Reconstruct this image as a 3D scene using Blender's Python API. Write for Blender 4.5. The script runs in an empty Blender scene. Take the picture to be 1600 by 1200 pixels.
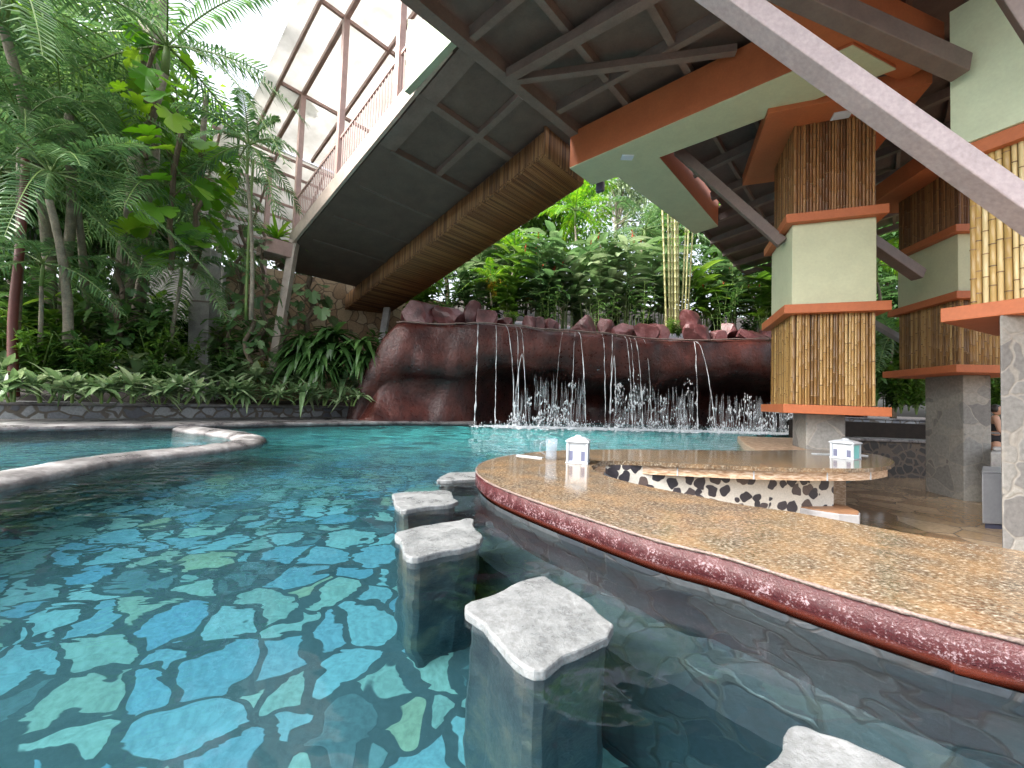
import bpy, bmesh, math, random
from mathutils import Vector as V, Matrix, noise as mnoise
from math import sin, cos, pi, radians, sqrt, atan2

random.seed(7)
S = bpy.context.scene
C = S.collection

# ------------------------------------------------------------------ camera
F = 635.0; TH = radians(2.3); RO = radians(2.07); CAMH = 0.8
_r0 = V((1, 0, 0)); _f = V((0, cos(TH), sin(TH))); _u0 = V((0, -sin(TH), cos(TH)))
_r = _r0 * cos(RO) + _u0 * sin(RO); _u = _u0 * cos(RO) - _r0 * sin(RO)
CP = V((0, 0, CAMH))
cam_d = bpy.data.cameras.new('camera'); cam = bpy.data.objects.new('camera', cam_d); C.objects.link(cam)
M = Matrix.Identity(4)
for i in range(3):
    M[i][0] = _r[i]; M[i][1] = _u[i]; M[i][2] = -_f[i]; M[i][3] = CP[i]
cam.matrix_world = M
cam_d.sensor_width = 36; cam_d.lens = F / 1600 * 36; cam_d.clip_start = 0.02; cam_d.clip_end = 3000
S.camera = cam

def ray(x, y): return _f + _r * ((x - 800) / F) - _u * ((y - 600) / F)
def PZ(x, y, z): d = ray(x, y); return CP + d * ((z - CAMH) / d.z)          # survey: point of a level at height z
def PY(x, y, Y): d = ray(x, y); return CP + d * (Y / d.y)                    # survey: point at distance Y
def PP(x, y, p, n): d = ray(x, y); return CP + d * ((p - CP).dot(n) / d.dot(n))

# ------------------------------------------------------------------ world, sun, exposure
SUN_EL, SUN_AZ = radians(46), radians(-118)      # soft light falls in from the open side, left and behind the viewer
W = bpy.data.worlds.new('World'); S.world = W; W.use_nodes = True
wn = W.node_tree; wn.nodes.clear()
sky = wn.nodes.new('ShaderNodeTexSky'); sky.sky_type = 'NISHITA'; sky.sun_disc = False
sky.sun_elevation = SUN_EL; sky.sun_rotation = SUN_AZ
sky.air_density = 1.0; sky.dust_density = 6.0; sky.ozone_density = 1.0
hs = wn.nodes.new('ShaderNodeHueSaturation'); hs.inputs['Saturation'].default_value = 0.35
bg = wn.nodes.new('ShaderNodeBackground'); bg.inputs['Strength'].default_value = 0.15
wo = wn.nodes.new('ShaderNodeOutputWorld')
wn.links.new(sky.outputs[0], hs.inputs['Color']); wn.links.new(hs.outputs[0], bg.inputs[0]); wn.links.new(bg.outputs[0], wo.inputs[0])
sl = bpy.data.lights.new('sun', 'SUN'); sl.energy = 1.5; sl.angle = radians(14); sl.color = (1, .96, .9)
so = bpy.data.objects.new('sun', sl); C.objects.link(so)
sd = V((sin(SUN_AZ) * cos(SUN_EL), cos(SUN_AZ) * cos(SUN_EL), sin(SUN_EL)))
so.rotation_euler = sd.to_track_quat('Z', 'Y').to_euler()
S.view_settings.view_transform = 'Standard'; S.view_settings.look = 'None'
S.view_settings.exposure = 1.98; S.view_settings.gamma = 1.0
S.cycles.max_bounces = 10; S.cycles.transparent_max_bounces = 12; S.cycles.transmission_bounces = 8
S.cycles.sample_clamp_indirect = 6.0; S.cycles.blur_glossy = 0.5
S.cycles.use_denoising = True

# ------------------------------------------------------------------ materials
MATS = {}
class NT:
    def __init__(s, name):
        s.m = bpy.data.materials.new(name); s.m.use_nodes = True; s.t = s.m.node_tree; s.t.nodes.clear()
        s.out = s.n('ShaderNodeOutputMaterial'); s.b = s.n('ShaderNodeBsdfPrincipled'); s.l(s.b.outputs[0], s.out.inputs[0])
        s.tc = s.n('ShaderNodeTexCoord'); MATS[name] = s.m
    def n(s, k, **kw):
        q = s.t.nodes.new(k)
        for a, b in kw.items(): setattr(q, a, b)
        return q
    def l(s, a, b): s.t.links.new(a, b)
    def vec(s, scale=(1, 1, 1), rot=(0, 0, 0), which='Object'):
        mp = s.n('ShaderNodeMapping'); mp.inputs['Scale'].default_value = scale; mp.inputs['Rotation'].default_value = rot
        s.l(s.tc.outputs[which], mp.inputs[0]); return mp.outputs[0]
    def noise(s, vec, scale, detail=4, rough=.55, dist=0):
        q = s.n('ShaderNodeTexNoise'); q.inputs['Scale'].default_value = scale; q.inputs['Detail'].default_value = detail
        q.inputs['Roughness'].default_value = rough; q.inputs['Distortion'].default_value = dist; s.l(vec, q.inputs['Vector']); return q
    def vor(s, vec, scale, feature='F1', rand=1.0):
        q = s.n('ShaderNodeTexVoronoi'); q.feature = feature; q.inputs['Scale'].default_value = scale
        q.inputs['Randomness'].default_value = rand; s.l(vec, q.inputs['Vector']); return q
    def ramp(s, fac, stops, interp='LINEAR'):
        q = s.n('ShaderNodeValToRGB'); cr = q.color_ramp; cr.interpolation = interp
        while len(cr.elements) < len(stops): cr.elements.new(.5)
        for e, (p, c) in zip(cr.elements, stops):
            e.position = p; e.color = (*c, 1) if len(c) == 3 else c
        s.l(fac, q.inputs[0]); return q.outputs[0]
    def mix(s, fac, a, b, blend='MIX'):
        q = s.n('ShaderNodeMix', data_type='RGBA', blend_type=blend)
        for sock, v in ((q.inputs[0], fac), (q.inputs[6], a), (q.inputs[7], b)):
            if hasattr(v, 'links'): s.l(v, sock)
            else: sock.default_value = (*v, 1) if isinstance(v, tuple) else v
        return q.outputs[2]
    def math(s, op, a, b=None, c=None):
        q = s.n('ShaderNodeMath', operation=op)
        for sock, v in zip(q.inputs, (a, b, c)):
            if v is None: continue
            if hasattr(v, 'links'): s.l(v, sock)
            else: sock.default_value = v
        return q.outputs[0]
    def bump(s, h, strength=.3, dist=.02, normal=None):
        q = s.n('ShaderNodeBump'); q.inputs['Strength'].default_value = strength; q.inputs['Distance'].default_value = dist
        s.l(h, q.inputs['Height'])
        if normal: s.l(normal, q.inputs['Normal'])
        s.l(q.outputs[0], s.b.inputs['Normal']); return q.outputs[0]
    def set(s, **kw):
        for k, v in kw.items():
            k = k.replace('_', ' ')
            sock = s.b.inputs[k]
            if hasattr(v, 'links'): s.l(v, sock)
            else: sock.default_value = (*v, 1) if isinstance(v, tuple) and len(v) == 3 else v
        return s

def painted(name, col, var=.08, rough=.6, stain=.25, bump=.15, scale=3):
    a = NT(name); v = a.vec()
    n1 = a.noise(v, scale, 6, .6).outputs[0]; n2 = a.noise(v, scale * 9, 4).outputs[0]
    c = a.mix(a.ramp(n1, [(.35, (0, 0, 0)), (.7, (1, 1, 1))]), tuple(x * (1 - stain) for x in col), col)
    c = a.mix(var, c, a.ramp(n2, [(.3, (.2, .2, .2)), (.7, (1, 1, 1))]), 'MULTIPLY')
    a.set(Base_Color=c, Roughness=rough); a.bump(n2, bump, .01); return a.m

painted('orange', (.52, .15, .055), .15, .55, .12)
painted('plaster', (.60, .62, .42), .1, .6, .1)
painted('green_plaster', (.62, .70, .50), .1, .6, .12)
painted('parapet_paint', (.36, .43, .31), .1, .6, .12)
painted('ceiling_panel', (.17, .12, .10), .2, .6, .25)
painted('ceiling_beam', (.24, .175, .15), .2, .6, .25)
painted('brown_steel', (.20, .15, .135), .2, .5, .25)
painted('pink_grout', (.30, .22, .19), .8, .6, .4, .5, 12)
painted('pink_paint', (.50, .34, .30), .15, .5, .25)
painted('pale_beam', (.46, .385, .395), .3, .45, .15)
painted('stringer_paint', (.55, .45, .38), .2, .6, .3)
painted('grey_concrete', (.50, .49, .47), .3, .75, .4, .4)
painted('white_plastic', (.42, .46, .50), .05, .3, .05, .05)
painted('teal_plastic', (.20, .62, .60), .05, .35, .05, .05)
painted('dark_plastic', (.10, .11, .18), .1, .35, .05)
painted('grey_metal', (.36, .38, .42), .12, .35, .15)
painted('roof_brown', (.15, .105, .095), .3, .6, .3)
painted('trunk_bark', (.20, .15, .10), .5, .8, .5, .8, 6)
painted('pale_bark', (.36, .32, .24), .5, .8, .5, .8, 6)
painted('green_stem', (.16, .26, .06), .3, .5, .3)
painted('crownshaft', (.14, .035, .025), .3, .5, .3)
painted('soil', (.028, .018, .012), .6, .9, .5, 1.0, 8)
painted('seat_wood', (.36, .19, .10), .3, .5, .3)

a = NT('wet_kerb'); v = a.vec()       # weathered grey kerbs with pale worn crowns
n = a.noise(v, 2.2, 6, .6).outputs[0]; n2 = a.noise(v, 22, 5).outputs[0]
c = a.ramp(n, [(.35, (.08, .075, .08)), (.52, (.20, .19, .19)), (.68, (.38, .38, .38))])
c = a.mix(.5, c, a.ramp(n2, [(.3, (.35, .33, .33)), (.7, (1, 1, 1))]), 'MULTIPLY')
a.set(Base_Color=c, Roughness=a.ramp(n, [(.4, (.25,) * 3), (.7, (.6,) * 3)])); a.bump(n2, .5, .015)

a = NT('granite'); v = a.vec()
n1 = a.noise(a.vec((1, 1.6, 1), (0, 0, -.4)), 48, 4, .65).outputs[0]
n2 = a.noise(v, 5, 4).outputs[0]; vo = a.vor(v, 150).outputs['Color']
sp = a.n('ShaderNodeSeparateColor'); a.l(vo, sp.inputs[0])
c = a.ramp(n1, [(.34, (.035, .025, .018)), (.43, (.085, .063, .042)), (.5, (.135, .108, .077)), (.58, (.215, .185, .137)), (.68, (.40, .36, .30))])
c = a.mix(a.ramp(sp.outputs[0], [(.82, (0, 0, 0)), (.86, (1, 1, 1))]), c, (.13, .08, .05))
c = a.mix(a.ramp(n2, [(.4, (0, 0, 0)), (.7, (.45,) * 3)]), c, (.34, .2, .09))
a.set(Base_Color=c, Roughness=a.ramp(n2, [(.3, (.04,) * 3), (.7, (.11,) * 3)])); a.bump(n1, .08, .004)

a = NT('red_rim'); v = a.vec()        # worn dark red paint with white limescale
n1 = a.noise(v, 14, 8, .75).outputs[0]; n2 = a.noise(v, 110, 5, .7).outputs[0]
spz = a.n('ShaderNodeSeparateXYZ'); a.l(a.tc.outputs['Object'], spz.inputs[0])
zf = a.ramp(spz.outputs[2], [(.055, (0, 0, 0)), (.08, (1, 1, 1)), (.125, (1, 1, 1)), (.15, (.25,) * 3)])
sc = a.math('MULTIPLY', a.ramp(a.math('ADD', a.math('MULTIPLY', n1, .45), a.math('MULTIPLY', n2, .55)), [(.525, (0, 0, 0)), (.60, (1, 1, 1))]), zf)
red = a.mix(a.ramp(spz.outputs[2], [(.06, (1, 1, 1)), (.085, (0, 0, 0))]), a.mix(a.ramp(n1, [(.4, (0, 0, 0)), (.65, (1, 1, 1))]), (.042, .006, .008), (.068, .012, .012)), (.17, .033, .018))
a.set(Base_Color=a.mix(sc, red, (.30, .22, .24)), Roughness=.14); a.bump(n2, .5, .012)

a = NT('red_rock'); v = a.vec()
n1 = a.noise(v, 1.1, 6, .6).outputs[0]; n2 = a.noise(v, 9, 7, .65).outputs[0]; n3 = a.noise(a.vec((6, 6, .5)), 1.5, 4).outputs[0]
c = a.ramp(n1, [(.35, (.018, .005, .005)), (.5, (.054, .0125, .009)), (.66, (.11, .030, .022))])
c = a.mix(a.ramp(n3, [(.55, (0, 0, 0)), (.75, (.6,) * 3)]), c, (.02, .01, .01))
a.set(Base_Color=c, Roughness=a.ramp(n2, [(.35, (.22,) * 3), (.65, (.5,) * 3)])); a.bump(n2, .6, .05)
a = NT('boulder'); v = a.vec()
n1 = a.noise(v, 2.5, 6, .6).outputs[0]; n2 = a.noise(v, 18, 6, .65).outputs[0]
c = a.ramp(n1, [(.35, (.045, .014, .015)), (.5, (.10, .032, .032)), (.66, (.19, .09, .095))])
a.set(Base_Color=c, Roughness=.35); a.bump(n2, .5, .03)

def stonework(name, scale, stone_stops, mortar, edge=(.03, .06), dist=.25, rough=.55, mb=.35, drop=None, sc3=(1, 1, 1), rounded=False):
    a = NT(name); v = a.vec(sc3)
    nz = a.noise(v, scale * 1.1, 1).outputs['Color']
    vv = a.n('ShaderNodeVectorMath', operation='MULTIPLY_ADD'); a.l(nz, vv.inputs[0]); vv.inputs[1].default_value = (dist,) * 3; a.l(v, vv.inputs[2])
    ve = a.vor(vv.outputs[0], scale, 'DISTANCE_TO_EDGE').outputs['Distance']; vc = a.vor(vv.outputs[0], scale).outputs['Color']
    if rounded:      # roundish cobbles set apart in mortar
        ve = a.math('MULTIPLY', a.math('SUBTRACT', .53, a.vor(vv.outputs[0], scale, 'F1', .75).outputs['Distance']), 1.0); vc = a.vor(vv.outputs[0], scale, 'F1', .75).outputs['Color']
    sp = a.n('ShaderNodeSeparateColor'); a.l(vc, sp.inputs[0])
    n2 = a.noise(v, scale * 8, 6, .6).outputs[0]
    st = a.ramp(sp.outputs[0], stone_stops, 'LINEAR')
    st = a.mix(.6, st, a.ramp(n2, [(.3, (.45,) * 3), (.65, (1,) * 3)]), 'MULTIPLY')
    m = a.ramp(ve, [(edge[0], (0, 0, 0)), (edge[1], (1, 1, 1))])
    mort = a.mix(.5, mortar, a.ramp(n2, [(.3, (.5,) * 3), (.7, (1,) * 3)]), 'MULTIPLY')
    a.set(Base_Color=a.mix(m, mort, st), Roughness=rough)
    h = a.math('ADD', a.math('MULTIPLY', m, .8), a.math('MULTIPLY', n2, .3)); a.bump(h, mb, .02)
    return a
stonework('grey_flagstone', 2.6, [(0, (.17, .165, .16)), (.5, (.25, .25, .24)), (1, (.33, .32, .29))], (.31, .295, .265), (.015, .04), .30)
stonework('white_mortar_wall', 7.0, [(0, (.025, .025, .035)), (.7, (.05, .045, .055)), (1, (.12, .09, .08))], (.62, .60, .54), (.02, .05), .12, .45, rounded=True)
stonework('dark_mortar_wall', 5.0, [(0, (.015, .014, .014)), (1, (.05, .04, .035))], (.10, .075, .055), (.08, .12), .15)
stonework('kerb_wall', 3.2, [(0, (.12, .13, .16)), (.5, (.30, .32, .36)), (1, (.45, .47, .5))], (.14, .12, .10), (.05, .09), .2, .35)
stonework('tan_wall', 2.4, [(0, (.24, .15, .08)), (.5, (.34, .24, .14)), (1, (.42, .34, .22))], (.12, .08, .05), (.02, .05), .25, .8)
# pool floor: scattered pale flagstones set in dark grey cement
a = stonework('pool_floor', 3.9, [(0, (.09, .11, .12)), (.08, (.12, .16, .18)), (.13, (.22, .27, .25)), (.3, (.28, .33, .29)), (.4, (.14, .23, .29)), (.55, (.24, .33, .34)), (.68, (.13, .23, .31)), (.8, (.26, .33, .33)), (.9, (.30, .29, .20)), (1, (.22, .29, .28))], (.062, .074, .082), (.085, .097), .28, .6, .2)
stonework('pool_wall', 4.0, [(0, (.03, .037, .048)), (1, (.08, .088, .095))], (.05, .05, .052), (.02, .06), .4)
stonework('floor_tile', 2.0, [(0, (.26, .16, .085)), (.5, (.38, .26, .145)), (1, (.48, .36, .23))], (.14, .10, .07), (.008, .018), .02, .12, .1)

a = NT('stool_stone'); v = a.vec()
n1 = a.noise(v, 7, 6, .65).outputs[0]; n2 = a.noise(v, 50, 6, .7).outputs[0]
c = a.ramp(n1, [(.35, (.14, .15, .155)), (.5, (.19, .20, .205)), (.65, (.24, .25, .255))])
c = a.mix(.45, c, a.ramp(n2, [(.38, (.4, .38, .36)), (.56, (1, 1, 1))]), 'MULTIPLY')
a.set(Base_Color=c, Roughness=a.ramp(n1, [(.4, (.25,) * 3), (.6, (.5,) * 3)])); a.bump(n2, .45, .012)
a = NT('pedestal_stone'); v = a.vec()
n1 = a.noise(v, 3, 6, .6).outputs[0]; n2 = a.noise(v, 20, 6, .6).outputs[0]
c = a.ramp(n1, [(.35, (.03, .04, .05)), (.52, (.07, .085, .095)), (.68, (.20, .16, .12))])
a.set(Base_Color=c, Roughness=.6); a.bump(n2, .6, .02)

def bamboo(name, stops, rough=.35, scale=4, spec=.5):
    a = NT(name); g = a.n('ShaderNodeNewGeometry'); v = a.vec((12, 12, 1.2))
    n1 = a.noise(v, 3, 5).outputs[0]
    f = a.math('ADD', a.math('MULTIPLY', g.outputs['Random Per Island'], .75), a.math('MULTIPLY', n1, .3))
    c = a.ramp(f, stops); a.set(Base_Color=c, Roughness=rough); a.b.inputs['Specular IOR Level'].default_value = spec
    n2 = a.noise(a.vec((40, 40, 3)), 3, 3).outputs[0]; a.bump(n2, .2, .004); return a
bamboo('bamboo_gold', [(.1, (.10, .05, .015)), (.4, (.23, .12, .032)), (.7, (.36, .21, .065)), (.95, (.48, .33, .14))])
bamboo('bamboo_lit', [(.1, (.30, .17, .05)), (.4, (.50, .34, .12)), (.7, (.64, .48, .22)), (.95, (.72, .60, .34))], .25)  # gold bamboo again, with the light on the nearest pillar painted into its colour
bamboo('bamboo_node', [(.1, (.09, .045, .014)), (.9, (.28, .16, .06))])
bamboo('bamboo_brown', [(.1, (.09, .035, .012)), (.5, (.20, .085, .028)), (.9, (.34, .17, .06))], .45)
bamboo('bamboo_old', [(.1, (.10, .055, .03)), (.5, (.24, .12, .05)), (.9, (.38, .21, .09))], .6)
bamboo('bamboo_green', [(.1, (.11, .13, .04)), (.5, (.20, .20, .075)), (.9, (.30, .27, .13))], .4)

def leaf(name, c1, c2, c3, trans=.35, rough=.35, gloss=.5, stripe=None):
    a = NT(name); g = a.n('ShaderNodeNewGeometry'); oi = a.n('ShaderNodeObjectInfo')
    n1 = a.noise(a.vec(which='Object'), 1.3, 3).outputs[0]
    f = a.math('ADD', a.math('MULTIPLY', g.outputs['Random Per Island'], .55), a.math('ADD', a.math('MULTIPLY', oi.outputs['Random'], .2), a.math('MULTIPLY', n1, .3)))
    c = a.ramp(f, [(.15, c1), (.5, c2), (.9, c3)])
    a.set(Base_Color=c, Roughness=rough); a.b.inputs['Specular IOR Level'].default_value = gloss
    tr = a.n('ShaderNodeBsdfTranslucent'); mx = a.n('ShaderNodeMixShader'); mx.inputs[0].default_value = trans
    hh = a.n('ShaderNodeHueSaturation'); hh.inputs['Value'].default_value = 1.5; hh.inputs['Saturation'].default_value = 1.1; hh.inputs['Hue'].default_value = .485
    a.l(c, hh.inputs['Color']); a.l(hh.outputs[0], tr.inputs[0])
    a.l(a.b.outputs[0], mx.inputs[1]); a.l(tr.outputs[0], mx.inputs[2]); a.l(mx.outputs[0], a.out.inputs[0]); return a
leaf('leaf_palm', (.035, .09, .035), (.075, .165, .06), (.17, .28, .11), .35, .28, .7)
leaf('leaf_dark', (.028, .07, .018), (.055, .13, .035), (.11, .22, .06), .3, .26, .75)
leaf('leaf_mid', (.035, .09, .015), (.085, .19, .03), (.20, .33, .06), .4, .3, .6)
leaf('leaf_bright', (.05, .17, .02), (.10, .28, .03), (.25, .40, .05), .4, .3, .6)
leaf('leaf_ginger', (.04, .10, .035), (.10, .19, .075), (.26, .36, .18), .38, .26, .8)
leaf('leaf_pale', (.06, .12, .045), (.14, .23, .10), (.36, .44, .26), .3, .35)
leaf('leaf_yellow', (.20, .24, .03), (.42, .36, .06), (.60, .40, .10), .4, .4)
painted('flower_red', (.62, .06, .04), .1, .4, .2)

# water
a = NT('water'); v = a.vec()
n1 = a.noise(a.vec((1, 1.2, 1)), 2.2, 1, .4, .5).outputs[0]; n2 = a.noise(v, 7.0, 1, .4, .4).outputs[0]; n3 = a.noise(a.vec((1, 1.6, 1)), 5.5, 2, .5, .6).outputs[0]
g = a.n('ShaderNodeBsdfGlass'); g.inputs['IOR'].default_value = 1.33; g.inputs['Roughness'].default_value = 0.0
spz = a.n('ShaderNodeSeparateXYZ'); a.l(a.tc.outputs['Object'], spz.inputs[0])
mr = a.n('ShaderNodeMapRange'); a.l(spz.outputs[1], mr.inputs[0]); mr.inputs[1].default_value = 2.5; mr.inputs[2].default_value = 10.5; mr.inputs[3].default_value = .05; mr.inputs[4].default_value = 2.6   # the falls stir up the far water
ml = a.n('ShaderNodeMapRange'); a.l(spz.outputs[0], ml.inputs[0]); ml.inputs[1].default_value = -1.0; ml.inputs[2].default_value = -4.0; ml.inputs[3].default_value = 0; ml.inputs[4].default_value = .35
bp = a.n('ShaderNodeBump'); bp.inputs['Strength'].default_value = .34; bp.inputs['Distance'].default_value = .10
hh_ = a.math('ADD', a.math('MULTIPLY', n1, .8), a.math('MULTIPLY', n2, .07)); ch_ = a.math('MULTIPLY', n3, a.math('ADD', mr.outputs[0], ml.outputs[0]))
a.l(a.math('ADD', hh_, ch_), bp.inputs['Height']); a.l(bp.outputs[0], g.inputs['Normal'])
dfw = a.n('ShaderNodeBsdfDiffuse'); dfw.inputs[0].default_value = (.07, .40, .40, 1); a.l(bp.outputs[0], dfw.inputs['Normal'])
mae = a.n('ShaderNodeMapRange'); a.l(spz.outputs[1], mae.inputs[0]); mae.inputs[1].default_value = 4.5; mae.inputs[2].default_value = 10.5; mae.inputs[3].default_value = 0; mae.inputs[4].default_value = .62
max_ = a.n('ShaderNodeMapRange'); a.l(spz.outputs[0], max_.inputs[0]); max_.inputs[1].default_value = -6.5; max_.inputs[2].default_value = -2.5
naer = a.ramp(a.noise(a.vec((1, 2.6, 1)), 2.2, 7, .7, .8).outputs[0], [(.40, (.0,) * 3), (.60, (1, 1, 1))])      # milky aerated water stirred up by the falls
mxw = a.n('ShaderNodeMixShader'); a.l(a.math('MULTIPLY', a.math('MULTIPLY', mae.outputs[0], max_.outputs[0]), naer), mxw.inputs[0]); a.l(g.outputs[0], mxw.inputs[1]); a.l(dfw.outputs[0], mxw.inputs[2])
a.l(mxw.outputs[0], a.out.inputs[0])
va = a.n('ShaderNodeVolumeAbsorption'); va.inputs['Color'].default_value = (.0, .80, .93, 1); va.inputs['Density'].default_value = .46
a.l(va.outputs[0], a.out.inputs['Volume'])
def whitewater(name, alpha, col=(.85, .9, .95)):
    a = NT(name); a.set(Base_Color=col, Roughness=.12); a.b.inputs['Alpha'].default_value = alpha; return a
whitewater('falling_water', .6, (.9, .93, .96)); whitewater('falling_veil', .13); whitewater('foam', .85)
a = NT('clear_glass'); a.set(Base_Color=(.35, .42, .5), Roughness=.03); a.b.inputs['Alpha'].default_value = .22
a = NT('roof_sheet'); v = a.vec()       # grimy translucent roofing sheet
n1 = a.noise(v, 1.5, 6, .65).outputs[0]; c = a.ramp(n1, [(.3, (.52, .51, .48)), (.7, (.72, .71, .69))])
tr = a.n('ShaderNodeBsdfTranslucent'); a.l(c, tr.inputs[0]); df = a.n('ShaderNodeBsdfDiffuse'); a.l(c, df.inputs[0])
mx = a.n('ShaderNodeMixShader'); mx.inputs[0].default_value = .8; a.l(df.outputs[0], mx.inputs[1]); a.l(tr.outputs[0], mx.inputs[2]); a.l(mx.outputs[0], a.out.inputs[0])
a = NT('skin'); a.set(Base_Color=(.50, .28, .19), Roughness=.5)
a = NT('hair'); a.set(Base_Color=(.02, .015, .012), Roughness=.4)
a = NT('black_cloth'); a.set(Base_Color=(.02, .02, .025), Roughness=.8)
painted('painted_edge', (.36, .36, .37), .2, .5, .3)
a = NT('lamp_white'); a.set(Base_Color=(.7, .75, .85), Roughness=.4)

# ------------------------------------------------------------------ mesh helpers
class MB:
    def __init__(s): s.v = []; s.f = []
    def add(s, vs, fs):
        o = len(s.v); s.v.extend([tuple(p) for p in vs]); s.f.extend([tuple(i + o for i in f) for f in fs])
    def obox(s, c, ax, h):
        c = V(c); vs = []
        for i in (-1, 1):
            for j in (-1, 1):
                for k in (-1, 1): vs.append(c + ax[0] * h[0] * i + ax[1] * h[1] * j + ax[2] * h[2] * k)
        s.add(vs, [(0, 1, 3, 2), (4, 6, 7, 5), (0, 4, 5, 1), (2, 3, 7, 6), (0, 2, 6, 4), (1, 5, 7, 3)])
    def bar(s, p0, p1, w, h, up=V((0, 0, 1)), top=False):
        p0, p1 = V(p0), V(p1); d = (p1 - p0); L = d.length; d.normalize()
        sx = d.cross(up).normalized(); uz = sx.cross(d).normalized(); c = (p0 + p1) / 2
        if top: c -= uz * h / 2
        s.obox(c, (d, sx, uz), (L / 2, w / 2, h / 2))
    def tube(s, pts, rad, n=6, cap=True):
        pts = [V(p) for p in pts]; rings = []
        if not hasattr(rad, '__len__'): rad = [rad] * len(pts)
        prev = None; vs = []; fs = []
        for i, p in enumerate(pts):
            d = (pts[min(i + 1, len(pts) - 1)] - pts[max(i - 1, 0)]).normalized()
            if prev is None: a_ = d.orthogonal().normalized()
            else: a_ = (prev - d * prev.dot(d)).normalized()
            prev = a_; b_ = d.cross(a_)
            for k in range(n):
                t = 2 * pi * k / n; vs.append(p + (a_ * cos(t) + b_ * sin(t)) * rad[i])
        for i in range(len(pts) - 1):
            for k in range(n):
                k2 = (k + 1) % n; fs.append((i * n + k, i * n + k2, (i + 1) * n + k2, (i + 1) * n + k))
        if cap: fs.append(tuple(range(n))[::-1]); fs.append(tuple((len(pts) - 1) * n + k for k in range(n)))
        s.add(vs, fs)
    def prism(s, poly, z0, z1):
        n = len(poly); A = sum(poly[i][0] * poly[(i + 1) % n][1] - poly[(i + 1) % n][0] * poly[i][1] for i in range(n))
        if A < 0: poly = poly[::-1]
        f0 = (lambda i: z0) if not hasattr(z0, '__len__') else (lambda i: z0[i])
        vs = [(p[0], p[1], z0) for p in poly] + [(p[0], p[1], z1) for p in poly]
        s.add(vs, [tuple(range(n))[::-1], tuple(range(n, 2 * n))] + [(i, (i + 1) % n, n + (i + 1) % n, n + i) for i in range(n)])
    def slab(s, pts, off):          # planar 3-D polygon given an offset thickness
        pts = [V(p) for p in pts]; n = len(pts); off = V(off)
        s.add(pts + [p + off for p in pts], [tuple(range(n)), tuple(range(n, 2 * n))[::-1]] + [(i, n + i, n + (i + 1) % n, (i + 1) % n) for i in range(n)])
    def build(s, name, mat, parent=None, smooth=False, bevel=0, fixn=True):
        me = bpy.data.meshes.new(name); me.from_pydata(s.v, [], s.f)
        if fixn:
            bm = bmesh.new(); bm.from_mesh(me); bmesh.ops.recalc_face_normals(bm, faces=bm.faces); bm.to_mesh(me); bm.free()
        me.materials.append(MATS[mat])
        if smooth: me.polygons.foreach_set('use_smooth', [True] * len(me.polygons))
        me.update()
        o = bpy.data.objects.new(name, me); C.objects.link(o)
        if parent:
            o.parent = parent; o.matrix_parent_inverse = Matrix.Translation(parent.location).inverted()
        if bevel:
            b = o.modifiers.new('bevel', 'BEVEL'); b.width = bevel; b.segments = 2; b.limit_method = 'ANGLE'
        return o
def tag(o, label, cat, group=None, kind=None):
    if label: o['label'] = label
    if cat: o['category'] = cat
    if group: o['group'] = group
    if kind: o['kind'] = kind
    return o
def struct(o): o['kind'] = 'structure'; return o
def thing(name, loc, label, cat, group=None):
    o = bpy.data.objects.new(name, None); C.objects.link(o); o.location = loc; o.empty_display_size = .1
    return tag(o, label, cat, group)
def copy_tree(o, parent=None):
    c = o.copy(); C.objects.link(c)
    if parent: c.parent = parent
    for ch in [q for q in bpy.data.objects if q.parent == o]: copy_tree(ch, c)
    return c
def offset(pts, d):                 # offset an open polyline sideways (left of travel for d > 0)
    out = []
    for i, p in enumerate(pts):
        q0 = pts[max(i - 1, 0)]; q1 = pts[min(i + 1, len(pts) - 1)]
        t = V((q1[0] - q0[0], q1[1] - q0[1])).normalized(); out.append(V((p[0] - t.y * d, p[1] + t.x * d)))
    return out
def smoothline(pts, n=4, closed=False):     # Catmull-Rom
    pts = [V(p) for p in pts]; out = []; m = len(pts)
    for i in range(m - 1):
        p0 = pts[max(i - 1, 0)]; p1 = pts[i]; p2 = pts[i + 1]; p3 = pts[min(i + 2, m - 1)]
        for k in range(n):
            t = k / n
            out.append(.5 * ((2 * p1) + (p2 - p0) * t + (2 * p0 - 5 * p1 + 4 * p2 - p3) * t * t + (3 * p1 - p0 - 3 * p2 + p3) * t ** 3))
    out.append(pts[-1]); return out
rnd = random.uniform

# ------------------------------------------------------------------ ground, pool shell, water
def xy(p): return V((p[0], p[1]))
b = MB(); b.add([(-400, -400, -1.35), (400, -400, -1.35), (400, 400, -1.35), (-400, 400, -1.35)], [(0, 1, 2, 3)])
struct(b.build('ground', 'soil'))
ZC = .185
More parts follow.
